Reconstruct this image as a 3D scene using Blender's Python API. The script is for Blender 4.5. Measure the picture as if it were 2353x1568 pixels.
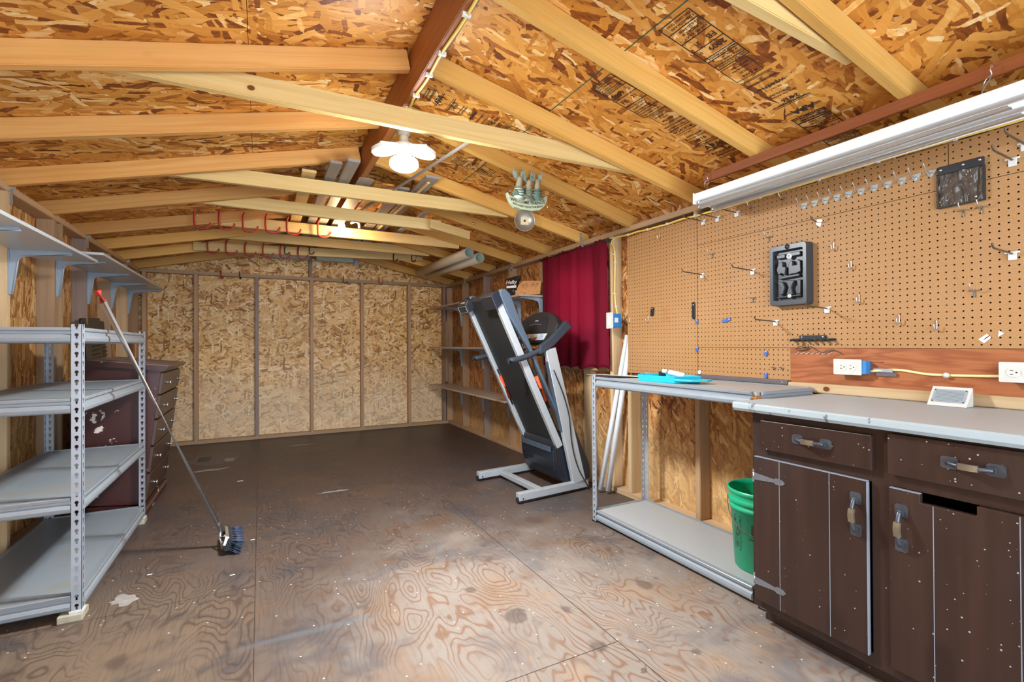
import bpy, bmesh, math, random
from mathutils import Vector, Matrix
random.seed(7)
sc = bpy.context.scene
for o in list(bpy.data.objects):
    bpy.data.objects.remove(o)
V = Vector

# ---------------------------------------------------------------- camera
IMW, IMH, F = 2353, 1568, 1115.06
YAW, PIT, ROL = 0.4788, 0.0062, -0.0055
CAM = V((1.2475, 0.0, 1.1123))
_r = V((math.cos(YAW), -math.sin(YAW), 0))
_f0 = V((math.sin(YAW), math.cos(YAW), 0))
_f = _f0 * math.cos(PIT) + V((0, 0, 1)) * math.sin(PIT)
_u = -_f0 * math.sin(PIT) + V((0, 0, 1)) * math.cos(PIT)
RT = _r * math.cos(ROL) + _u * math.sin(ROL)
UP = -_r * math.sin(ROL) + _u * math.cos(ROL)
cam = bpy.data.cameras.new('camera')
cam.sensor_width = 36.0
cam.lens = F / IMW * 36.0
cam.clip_start = 0.02
co = bpy.data.objects.new('camera', cam)
sc.collection.objects.link(co)
m = Matrix((RT, UP, -_f)).transposed().to_4x4()
m.translation = CAM
co.matrix_world = m
sc.camera = co

# ---------------------------------------------------------------- daylight, exposure
w = bpy.data.worlds.new('daylight')
sc.world = w
w.use_nodes = True
bg = w.node_tree.nodes['Background']
bg.inputs[0].default_value = (0.80, 0.92, 1.06, 1)
bg.inputs[1].default_value = 4.2
sc.view_settings.view_transform = 'Standard'
sc.view_settings.look = 'None'
sc.view_settings.gamma = 1
sc.view_settings.use_curve_mapping = False
sc.view_settings.exposure = 0.92
sc.cycles.use_denoising = True
sc.cycles.use_adaptive_sampling = True
sc.cycles.adaptive_threshold = 0.03
sc.cycles.max_bounces = 10
sc.cycles.diffuse_bounces = 6
sc.cycles.transparent_max_bounces = 24
sc.cycles.sample_clamp_indirect = 8
LED_W, LED_SIDE, BULB_W = 50.0, 14.0, 7.0

# ---------------------------------------------------------------- the room's measures (metres)
XL, XR = 0.091, 3.601          # inner faces of the side studs
SL_, SR_ = 0.002, 3.690        # inner faces of the side sheathing
YB, YBS = 6.500, 6.589         # inner face of the back studs, back sheathing
HT = 1.9565                    # top of the wall plates
YF = -0.90                     # front end, unseen, set back to limit sky light
RX = 1.850                     # ridge
SLP = 0.207                    # roof slope
PEG = 3.595                    # face of the pegboard


def ray(x, y):
    return RT * ((x - IMW / 2) / F) + UP * ((IMH / 2 - y) / F) + _f


def at(x, y, X=None, Y=None, Z=None):
    """the point of the plane X=, Y= or Z= seen at this place of the photograph"""
    d = ray(x, y)
    t = (X - CAM.x) / d.x if X is not None else (Y - CAM.y) / d.y if Y is not None else (Z - CAM.z) / d.z
    return CAM + d * t


def roofz(x):
    """height of the rafters' lower edges"""
    return 1.945 + SLP * ((x - XL) if x < RX else (XR - x))


def onroof(x, y, off=0.0, left=False):
    d = ray(x, y)
    n = V((-SLP, 0, 1)) if left else V((SLP, 0, 1))
    k = (1.945 - SLP * XL if left else 1.945 + SLP * XR) + off
    return CAM + d * ((k - n.dot(CAM)) / n.dot(d))


# ---------------------------------------------------------------- objects
def link(o):
    sc.collection.objects.link(o)
    return o


def tag(o, label=None, cat=None, group=None, kind=None):
    if label: o['label'] = label
    if cat: o['category'] = cat
    if group: o['group'] = group
    if kind: o['kind'] = kind
    return o


def empty(name, loc, label, cat, group=None, rot=None):
    o = bpy.data.objects.new(name, None)
    o.empty_display_size = 0.05
    link(o)
    o.location = loc
    if rot: o.rotation_euler = rot
    M = Matrix.Translation(V(loc))
    if rot:
        from mathutils import Euler
        M = M @ Euler(rot).to_matrix().to_4x4()
    ROOT[o.name] = M
    return tag(o, label, cat, group)


ROOT = {}


def planar(bm):
    uv = bm.loops.layers.uv.verify()
    for f in bm.faces:
        n = f.normal
        a = max(range(3), key=lambda i: abs(n[i]))
        for l in f.loops:
            c = l.vert.co
            l[uv].uv = (c.y, c.z) if a == 0 else (c.x, c.z) if a == 1 else (c.x, c.y)


def mk(name, bm, mat, parent=None, smooth=False, world=True, label=None, bevel=0, uv=True):
    """one mesh object out of a bmesh in world coordinates"""
    bmesh.ops.recalc_face_normals(bm, faces=bm.faces)
    bm.normal_update()
    if uv: planar(bm)
    me = bpy.data.meshes.new(name)
    bm.to_mesh(me)
    bm.free()
    mats = mat if isinstance(mat, (list, tuple)) else [mat]
    for x in mats: me.materials.append(x)
    if smooth:
        for p in me.polygons: p.use_smooth = True
    o = bpy.data.objects.new(name, me)
    link(o)
    if parent is not None:
        M = ROOT.get(parent.name)
        if M is None:
            M = Matrix.Identity(4)
        if world:
            me.transform(M.inverted())
        o.parent = parent
        ROOT[o.name] = M
        # children meshes live in their thing's own frame
    else:
        c = sum((v.co for v in me.vertices), V()) / max(1, len(me.vertices))
        zmin = min(v.co.z for v in me.vertices)
        base = V((c.x, c.y, zmin))
        me.transform(Matrix.Translation(-base))
        o.location = base
        ROOT[o.name] = Matrix.Translation(base)
    if label: o['label'] = label
    if bevel:
        b = o.modifiers.new('bevel', 'BEVEL'); b.width = bevel; b.segments = 2; b.limit_method = 'ANGLE'
    return o


def sub(name, bm, mat, parent, top, **k):
    """a sub-part: child of a part, in the frame of the thing"""
    o = mk(name, bm, mat, parent, **k)
    return o


def B():
    return bmesh.new()


def box(bm, x0, x1, y0, y1, z0, z1, mi=0):
    x0, x1 = min(x0, x1), max(x0, x1); y0, y1 = min(y0, y1), max(y0, y1); z0, z1 = min(z0, z1), max(z0, z1)
    v = [bm.verts.new((x, y, z)) for x in (x0, x1) for y in (y0, y1) for z in (z0, z1)]
    for q in ((0, 1, 3, 2), (4, 6, 7, 5), (0, 4, 5, 1), (2, 3, 7, 6), (0, 2, 6, 4), (1, 5, 7, 3)):
        f = bm.faces.new([v[i] for i in q]); f.material_index = mi
    return bm


def obox(bm, c, a, b, d, mi=0):
    """box about c with half axes a, b, d"""
    c, a, b, d = V(c), V(a), V(b), V(d)
    v = [bm.verts.new(c + a * i + b * j + d * k) for i in (-1, 1) for j in (-1, 1) for k in (-1, 1)]
    for q in ((0, 1, 3, 2), (4, 6, 7, 5), (0, 4, 5, 1), (2, 3, 7, 6), (0, 2, 6, 4), (1, 5, 7, 3)):
        f = bm.faces.new([v[i] for i in q]); f.material_index = mi
    return bm


def frame(d):
    d = V(d).normalized()
    a = d.cross(V((0, 0, 1)))
    if a.length < 1e-3: a = d.cross(V((1, 0, 0)))
    a.normalize()
    return a, a.cross(d).normalized()


def tube(bm, pts, r, n=12, caps=True, mi=0):
    pts = [V(p) for p in pts]
    rr = r if isinstance(r, (list, tuple)) else [r] * len(pts)
    rings = []
    pa = None
    for i, p in enumerate(pts):
        d = (pts[min(i + 1, len(pts) - 1)] - pts[max(i - 1, 0)])
        if d.length < 1e-9: d = V((0, 0, 1))
        d.normalize()
        if pa is None:
            a, b = frame(d)
        else:
            a = pa - d * pa.dot(d)
            if a.length < 1e-6: a, _ = frame(d)
            a.normalize(); b = d.cross(a).normalized()
        pa = a
        rings.append([bm.verts.new(p + (a * math.cos(2 * math.pi * k / n) + b * math.sin(2 * math.pi * k / n)) * rr[i]) for k in range(n)])
    for i in range(len(rings) - 1):
        for k in range(n):
            f = bm.faces.new((rings[i][k], rings[i][(k + 1) % n], rings[i + 1][(k + 1) % n], rings[i + 1][k])); f.material_index = mi; f.smooth = True
    if caps:
        for rg in (rings[0], rings[-1]):
            f = bm.faces.new(rg); f.material_index = mi
    return bm


def smoothpath(pts, n=6):
    """Catmull-Rom through the points"""
    P = [V(p) for p in pts]
    if len(P) < 3: return P
    out = []
    for i in range(len(P) - 1):
        p0, p1, p2, p3 = P[max(i - 1, 0)], P[i], P[i + 1], P[min(i + 2, len(P) - 1)]
        for k in range(n):
            t = k / n
            out.append(0.5 * ((2 * p1) + (p2 - p0) * t + (2 * p0 - 5 * p1 + 4 * p2 - p3) * t * t + (-p0 + 3 * p1 - 3 * p2 + p3) * t ** 3))
    out.append(P[-1])
    return out


def lathe(bm, c, prof, axis=(0, 0, 1), n=32, mi=0, a0=0):
    """profile of (radius, height) about an axis through c"""
    c = V(c); ax = V(axis).normalized(); a, b = frame(ax)
    rings = []
    for r, h in prof:
        if r < 1e-6:
            rings.append([bm.verts.new(c + ax * h)])
        else:
            rings.append([bm.verts.new(c + ax * h + (a * math.cos(2 * math.pi * k / n + a0) + b * math.sin(2 * math.pi * k / n + a0)) * r) for k in range(n)])
    for i in range(len(rings) - 1):
        A, Q = rings[i], rings[i + 1]
        for k in range(n):
            k2 = (k + 1) % n
            if len(A) == 1 and len(Q) == 1: continue
            if len(A) == 1: vs = (A[0], Q[k], Q[k2])
            elif len(Q) == 1: vs = (A[k], A[k2], Q[0])
            else: vs = (A[k], A[k2], Q[k2], Q[k])
            f = bm.faces.new(vs); f.material_index = mi; f.smooth = True
    return bm


def prism(bm, poly, o, ax, ay, depth, mi=0):
    """polygon (u, v) in the plane o + u*ax + v*ay, extruded by the vector depth"""
    o, ax, ay, depth = V(o), V(ax), V(ay), V(depth)
    A = [bm.verts.new(o + ax * u + ay * v) for u, v in poly]
    Q = [bm.verts.new(o + ax * u + ay * v + depth) for u, v in poly]
    n = len(poly)
    f1 = bm.faces.new(A); f2 = bm.faces.new(Q[::-1])
    f1.material_index = f2.material_index = mi
    for i in range(n):
        f = bm.faces.new((A[i], A[(i + 1) % n], Q[(i + 1) % n], Q[i])); f.material_index = mi
    return bm


def circ(r, n=24, cx=0, cy=0, a0=0, a1=2 * math.pi):
    return [(cx + r * math.cos(a0 + (a1 - a0) * k / n), cy + r * math.sin(a0 + (a1 - a0) * k / n)) for k in range(n)]


def rrect(w_, h_, r, n=4, cx=0, cy=0):
    out = []
    for qx, qy, a in ((1, 1, 0), (-1, 1, 90), (-1, -1, 180), (1, -1, 270)):
        for k in range(n + 1):
            t = math.radians(a + 90 * k / n)
            out.append((cx + qx * (w_ / 2 - r) + r * math.cos(t), cy + qy * (h_ / 2 - r) + r * math.sin(t)))
    return out


def board(name, p0, p1, wid, dep, mat, up=(0, 0, 1), label=None, cat=None, group=None, kind=None, off=(0, 0), trim_=None):
    """a length of timber: grain along its own X; wid across, dep along 'up'; p0-p1 is the middle of its lower face + off"""
    p0, p1 = V(p0), V(p1)
    d = (p1 - p0); L = d.length; d.normalize()
    upv = V(up); upv = (upv - d * upv.dot(d)).normalized()
    s = upv.cross(d).normalized()
    bm = B()
    box(bm, 0, L, -wid / 2 + off[0], wid / 2 + off[0], off[1], dep + off[1])
    bmesh.ops.bevel(bm, geom=list(bm.edges), offset=min(0.003, wid * .12), segments=2, affect='EDGES')
    bm.normal_update(); bmesh.ops.recalc_face_normals(bm, faces=bm.faces); planar(bm)
    me = bpy.data.meshes.new(name); bm.to_mesh(me); bm.free()
    me.materials.append(mat)
    o = bpy.data.objects.new(name, me); link(o)
    M = Matrix((d, s, upv)).transposed().to_4x4(); M.translation = p0
    o.matrix_world = M
    ROOT[o.name] = M
    return tag(o, label, cat, group, kind)


_trim = [0]


def trim(*a, **k):
    _trim[0] += 1
    return board('trim_%d' % _trim[0], *a, kind='structure', **k)


def dup(root, mat_world=None, loc=None, label=None, group=None):
    """copy of a thing with copies of its parts and sub-parts"""
    r = root.copy(); link(r)
    if loc is not None: r.location = loc
    if mat_world is not None: r.matrix_world = mat_world
    if label: r['label'] = label
    if group: r['group'] = group
    for ch in list(root.children):
        c = ch.copy(); link(c); c.parent = r
        for g in ch.children:
            d = g.copy(); link(d); d.parent = c
    return r


def textmesh(s, size, align='LEFT', bold=0.0, shear=0.0, space=1.0):
    """flat lettering as vertices and faces in the XY plane"""
    cu = bpy.data.curves.new('lettering', 'FONT')
    cu.body = s; cu.size = size; cu.align_x = align; cu.offset = bold; cu.shear = shear; cu.space_character = space
    cu.resolution_u = 2
    ob = bpy.data.objects.new('lettering', cu); link(ob)
    dg = bpy.context.evaluated_depsgraph_get()
    me = bpy.data.meshes.new_from_object(ob.evaluated_get(dg))
    vs = [v.co.copy() for v in me.vertices]; fs = [tuple(p.vertices) for p in me.polygons]
    bpy.data.objects.remove(ob); bpy.data.curves.remove(cu); bpy.data.meshes.remove(me)
    return vs, fs


def addtext(bm, s, size, fn, mi=0, **k):
    """lettering laid through fn(u, v) -> point"""
    vs, fs = textmesh(s, size, **k)
    vv = [bm.verts.new(fn(v.x, v.y)) for v in vs]
    for f in fs:
        try:
            q = bm.faces.new([vv[i] for i in f]); q.material_index = mi
        except ValueError:
            pass
    return bm


# ---------------------------------------------------------------- materials
class NT:
    def __init__(s, name, rough=0.6, metal=0.0, spec=0.5):
        s.m = bpy.data.materials.new(name); s.m.use_nodes = True
        s.t = s.m.node_tree; s.n = s.t.nodes; s.l = s.t.links
        s.b = s.n['Principled BSDF']; s.out = s.n['Material Output']
        s.b.inputs['Roughness'].default_value = rough
        s.b.inputs['Metallic'].default_value = metal
        s.b.inputs['Specular IOR Level'].default_value = spec

    def new(s, t, **k):
        n = s.n.new(t)
        for a, v in k.items(): setattr(n, a, v)
        return n

    def val(s, sock, v):
        if hasattr(v, 'is_output') or isinstance(v, bpy.types.NodeSocket): s.l.new(v, sock)
        else: sock.default_value = v

    def math(s, op, a, b=0.0, c=None, clamp=False):
        n = s.new('ShaderNodeMath', operation=op, use_clamp=clamp)
        s.val(n.inputs[0], a); s.val(n.inputs[1], b)
        if c is not None: s.val(n.inputs[2], c)
        return n.outputs[0]

    def mix(s, f, a, b, mode='MIX', clamp=True):
        n = s.new('ShaderNodeMix', data_type='RGBA', blend_type=mode)
        n.clamp_factor = clamp
        s.val(n.inputs[0], f)
        for k, v in ((6, a), (7, b)):
            if isinstance(v, tuple) and len(v) == 3: v = (*v, 1)
            s.val(n.inputs[k], v)
        return n.outputs[2]

    def fmix(s, f, a, b):
        n = s.new('ShaderNodeMix', data_type='FLOAT')
        s.val(n.inputs[0], f); s.val(n.inputs[2], a); s.val(n.inputs[3], b)
        return n.outputs[0]

    def coord(s, kind='Object'):
        return s.new('ShaderNodeTexCoord').outputs[kind]

    def map(s, v, loc=(0, 0, 0), rot=(0, 0, 0), scale=(1, 1, 1)):
        n = s.new('ShaderNodeMapping'); s.l.new(v, n.inputs[0])
        n.inputs[1].default_value = loc; n.inputs[2].default_value = rot; n.inputs[3].default_value = scale
        return n.outputs[0]

    def noise(s, v, scale=5, detail=3, rough=0.5, dist=0.0, dim='3D'):
        n = s.new('ShaderNodeTexNoise', noise_dimensions=dim)
        if v is not None: s.l.new(v, n.inputs['Vector'])
        n.inputs['Scale'].default_value = scale; n.inputs['Detail'].default_value = detail
        n.inputs['Roughness'].default_value = rough; n.inputs['Distortion'].default_value = dist
        return n.outputs['Fac'], n.outputs['Color']

    def vor(s, v, scale=5, dim='2D', feature='F1', rnd=1.0):
        n = s.new('ShaderNodeTexVoronoi', voronoi_dimensions=dim, feature=feature)
        s.l.new(v, n.inputs['Vector']); n.inputs['Scale'].default_value = scale; n.inputs['Randomness'].default_value = rnd
        return n

    def ramp(s, f, stops, interp='LINEAR'):
        n = s.new('ShaderNodeValToRGB'); n.color_ramp.interpolation = interp
        e = n.color_ramp.elements
        while len(e) > 1: e.remove(e[-1])
        e[0].position = stops[0][0]; c = stops[0][1]; e[0].color = (*c, 1) if isinstance(c, tuple) else (c, c, c, 1)
        for p, c in stops[1:]:
            x = e.new(p); x.color = (*c, 1) if isinstance(c, tuple) else (c, c, c, 1)
        s.l.new(f, n.inputs[0])
        return n.outputs[0]

    def step(s, v, lo, hi):
        n = s.new('ShaderNodeMapRange', interpolation_type='SMOOTHSTEP')
        s.l.new(v, n.inputs[0]); n.inputs[1].default_value = lo; n.inputs[2].default_value = hi
        return n.outputs[0]

    def sep(s, v):
        n = s.new('ShaderNodeSeparateXYZ'); s.l.new(v, n.inputs[0]); return n.outputs

    def comb(s, x, y, z=0.0):
        n = s.new('ShaderNodeCombineXYZ'); s.val(n.inputs[0], x); s.val(n.inputs[1], y); s.val(n.inputs[2], z); return n.outputs[0]

    def rnd(s):
        return s.new('ShaderNodeObjectInfo').outputs['Random']

    def vadd(s, a, b):
        n = s.new('ShaderNodeVectorMath', operation='ADD'); s.val(n.inputs[0], a); s.val(n.inputs[1], b); return n.outputs[0]

    def color(s, c):
        s.val(s.b.inputs['Base Color'], (*c, 1) if isinstance(c, tuple) else c); return s

    def rough(s, c):
        s.val(s.b.inputs['Roughness'], c); return s

    def bump(s, h, strength=0.3, dist=0.002):
        n = s.new('ShaderNodeBump'); n.inputs['Strength'].default_value = strength; n.inputs['Distance'].default_value = dist
        s.l.new(h, n.inputs['Height']); s.l.new(n.outputs[0], s.b.inputs['Normal']); return s


def plain(name, col, rough=0.5, metal=0.0, spec=0.5, grain=0.06):
    t = NT(name, rough, metal, spec)
    f, _ = t.noise(t.coord(), 30, 3)
    k = t.fmix(f, 1 - grain, 1 + grain)
    n = t.new('ShaderNodeVectorMath', operation='SCALE')
    n.inputs[0].default_value = col; t.l.new(k, n.inputs[3])
    t.color(n.outputs[0])
    return t.m


def osb(name, stops, size=1.0, rot0=0.0, spread=math.pi, layers=6, seed=0.0, low=None, gloss=0.5, stain=None):
    """oriented strand board: several layers of long flakes, each flake with its own tone"""
    t = NT(name, gloss, 0, 0.35)
    uv = t.coord('UV')
    nf, nc = t.noise(uv, 9 / size, 2, dim='2D')
    warp = t.new('ShaderNodeVectorMath', operation='MULTIPLY_ADD')
    t.l.new(nc, warp.inputs[0]); warp.inputs[1].default_value = (.028 * size, .028 * size, 0); t.l.new(uv, warp.inputs[2])
    nf2, nc2 = t.noise(uv, 55 / size, 2, dim='2D')
    warp2 = t.new('ShaderNodeVectorMath', operation='MULTIPLY_ADD')
    t.l.new(nc2, warp2.inputs[0]); warp2.inputs[1].default_value = (.006 * size, .006 * size, 0); t.l.new(warp.outputs[0], warp2.inputs[2])
    wuv = warp2.outputs[0]
    p = tone = None
    R = random.Random(int(seed * 100) + 5)
    for i in range(layers):
        ang = rot0 + (i / layers - 0.5) * spread + R.uniform(-.25, .25)
        big = 1.0 if i % 3 else 1.5
        sx = R.uniform(8, 12) / size / big; sy = R.uniform(30, 66) / size / big ** .5
        mp = t.new('ShaderNodeMapping', vector_type='TEXTURE')
        t.l.new(wuv, mp.inputs[0])
        mp.inputs[1].default_value = (seed + i * 3.37, seed * 2 + i * 1.71, 0)
        mp.inputs[2].default_value = (0, 0, ang); mp.inputs[3].default_value = (1 / sx, 1 / sy, 1)
        v = t.vor(mp.outputs[0], 1.0, rnd=.85); v.distance = 'CHEBYCHEV'
        c = t.new('ShaderNodeSeparateColor'); t.l.new(v.outputs['Color'], c.inputs[0])
        r, g, b = c.outputs
        d = v.outputs['Distance']
        # tone runs a little along each flake; its rim is darkened to paint in a small shadow
        g2 = t.math('ADD', g, t.math('MULTIPLY', t.math('SUBTRACT', d, 0.2), t.fmix(b, -.45, .25)))
        if p is None: p, tone = t.math('MULTIPLY', r, .3), g2
        else:
            r2 = t.math('MULTIPLY', r, t.math('LESS_THAN', d, t.fmix(b, .30, .46)))
            mk_ = t.math('GREATER_THAN', r2, p)
            tone = t.fmix(mk_, tone, g2); p = t.math('MAXIMUM', p, r2)
    sf, _ = t.noise(t.map(wuv, rot=(0, 0, rot0 + .4), scale=(14, 90, 1)), 1.5 / size, 2, dim='2D')
    tone2 = t.math('ADD', tone, t.math('MULTIPLY', t.math('SUBTRACT', sf, 0.5), 0.28), clamp=True)
    col = t.ramp(tone2, stops)
    edge = t.step(p, 0.25, 0.6)
    col = t.mix(t.math('MULTIPLY', t.math('SUBTRACT', 1.0, edge), 0.45), col, stops[1][1])
    if low:
        # paler towards the foot of the wall, with a ragged upper edge
        z = t.sep(uv)[1]
        zz = t.math('ADD', z, t.math('MULTIPLY', t.noise(uv, 3.5, 3, dim='2D')[0], 0.5))
        k = t.math('SUBTRACT', 1.0, t.step(zz, low[0], low[1]))
        col = t.mix(t.math('MULTIPLY', k, low[3]), col, low[2], 'MIX')
    bn, _ = t.noise(uv, 0.9, 2, dim='2D')
    col = t.mix(0.35, col, t.ramp(bn, [(0.3, 0.62), (0.7, 1.15)]), 'MULTIPLY')
    t.color(col)
    t.bump(tone2, 0.25, 0.0015)
    return t.m


def pine(name, base, line, knot=(0.16, 0.05, 0.015), dirt=None, rough=0.5, red=0.0, gs=1.0, kn=1.0, var=0.22):
    """timber with its grain along local X"""
    t = NT(name, rough, 0, 0.3)
    ob = t.coord(); rd = t.rnd()
    off = t.comb(t.math('MULTIPLY', rd, 37.0), t.math('MULTIPLY', rd, 11.0), t.math('MULTIPLY', rd, 5.0))
    p = t.vadd(ob, off)
    wob, wc = t.noise(t.map(p, scale=(1.2, 6, 6)), 1.4, 2)
    ys = t.sep(p)
    q = t.comb(t.math('MULTIPLY', ys[0], 0.9), t.math('ADD', ys[1], t.math('MULTIPLY', wob, 0.03)), t.math('ADD', ys[2], t.math('MULTIPLY', wob, 0.05)))
    f1, _ = t.noise(t.map(q, scale=(1.0 * gs, 55 * gs, 55 * gs)), 1.0, 3, 0.6)
    f2, _ = t.noise(t.map(q, scale=(3.0, 190, 190)), 1.0, 2, 0.6)
    f3, _ = t.noise(t.map(p, scale=(0.8, 3, 3)), 2.0, 2)
    k = t.step(f1, 0.38, 0.68)
    col = t.mix(t.math('MULTIPLY', k, 0.55), base, line)
    col = t.mix(t.math('MULTIPLY', t.step(f2, 0.45, 0.75), 0.25), col, line)
    col = t.mix(t.math('MULTIPLY', t.step(f3, 0.45, 0.75), 0.35), col, line)
    v = t.vor(t.map(p, scale=(1.0, 1.3, 1.3)), 4.2, dim='3D')
    kc = t.new('ShaderNodeSeparateColor'); t.l.new(v.outputs['Color'], kc.inputs[0])
    kd = t.math('MULTIPLY', t.math('SUBTRACT', 1.0, t.step(t.math('SUBTRACT', v.outputs['Distance'], t.math('MULTIPLY', kc.outputs[0], 0.05)), 0.008, 0.03)), kn)
    halo = t.math('MULTIPLY', t.math('SUBTRACT', 1.0, t.step(v.outputs['Distance'], 0.05, 0.14)), t.math('MULTIPLY', kc.outputs[0], 0.5 * kn))
    col = t.mix(halo, col, line)
    col = t.mix(kd, col, knot)
    if dirt:
        dn, _ = t.noise(t.map(p, scale=(1, 3, 3)), 1.7, 4)
        col = t.mix(t.math('MULTIPLY', t.step(dn, 0.42, 0.72), 0.6), col, dirt)
    n = t.new('ShaderNodeVectorMath', operation='SCALE'); t.l.new(col, n.inputs[0])
    t.l.new(t.fmix(rd, 1 - var, 1 + var * .6), n.inputs[3])
    t.color(n.outputs[0]); t.bump(f2, 0.08, 0.001)
    return t.m


M = {}
OR = [(0.0, (0.15, 0.038, 0.008)), (0.12, (0.30, 0.085, 0.013)), (0.26, (0.53, 0.205, 0.030)), (0.5, (0.66, 0.285, 0.046)), (0.8, (0.77, 0.37, 0.080)), (0.93, (0.86, 0.50, 0.16)), (1.0, (0.92, 0.68, 0.34))]
M['osb_roof'] = osb('osb_roof', OR, 1.55, 0.2, 2.6, 8, 1.3)
M['osb_side'] = osb('osb_side', [(0.0, (0.15, 0.045, 0.012)), (0.2, (0.31, 0.11, 0.03)), (0.5, (0.48, 0.21, 0.06)), (0.8, (0.58, 0.30, 0.10)), (1.0, (0.72, 0.48, 0.23))], 1.1, 1.3, 1.9, 6, 4.1,
                    low=(0.45, 1.0, (0.80, 0.56, 0.26), 0.45))
M['osb_left'] = osb('osb_left', [(0.0, (0.20, 0.07, 0.015)), (0.25, (0.42, 0.19, 0.05)), (0.6, (0.56, 0.31, 0.105)), (1.0, (0.74, 0.52, 0.26))], 1.2, 1.45, 1.0, 5, 2.1)
M['osb_back'] = osb('osb_back', [(0.0, (0.26, 0.10, 0.022)), (0.18, (0.50, 0.24, 0.06)), (0.35, (0.78, 0.46, 0.155)), (0.75, (0.90, 0.60, 0.25)), (1.0, (0.97, 0.80, 0.50))], 1.15, 0.3, 3.1, 7, 7.7,
                    low=(0.5, 1.35, (0.92, 0.78, 0.56), 0.45))
M['rafter'] = pine('rafter_pine', (0.70, 0.415, 0.115), (0.60, 0.30, 0.06), kn=0.9)
M['rafter_orange'] = pine('rafter_orange', (0.70, 0.385, 0.125), (0.58, 0.25, 0.055))
M['tie'] = pine('tie_pine', (0.72, 0.53, 0.225), (0.62, 0.385, 0.125))
M['stud'] = pine('stud_pine', (0.52, 0.34, 0.19), (0.38, 0.22, 0.11), dirt=(0.34, 0.24, 0.165))
M['stud_light'] = pine('stud_light', (0.64, 0.48, 0.28), (0.52, 0.33, 0.155))
M['stud_grey'] = pine('stud_grey', (0.33, 0.25, 0.205), (0.23, 0.165, 0.135))
M['plate'] = pine('plate_pine', (0.54, 0.37, 0.21), (0.40, 0.245, 0.12), dirt=(0.38, 0.28, 0.19))
M['ridge'] = pine('ridge_board', (0.36, 0.13, 0.032), (0.24, 0.072, 0.016), var=0.05, kn=.4)
M['redwood'] = pine('red_strip', (0.27, 0.085, 0.027), (0.18, 0.05, 0.015), var=0.05, kn=.3)
M['oldboard'] = pine('old_board', (0.34, 0.30, 0.26), (0.24, 0.20, 0.17), kn=.3)
M['orangeboard'] = pine('orange_board', (0.72, 0.36, 0.14), (0.55, 0.22, 0.06), kn=.5)


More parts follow.
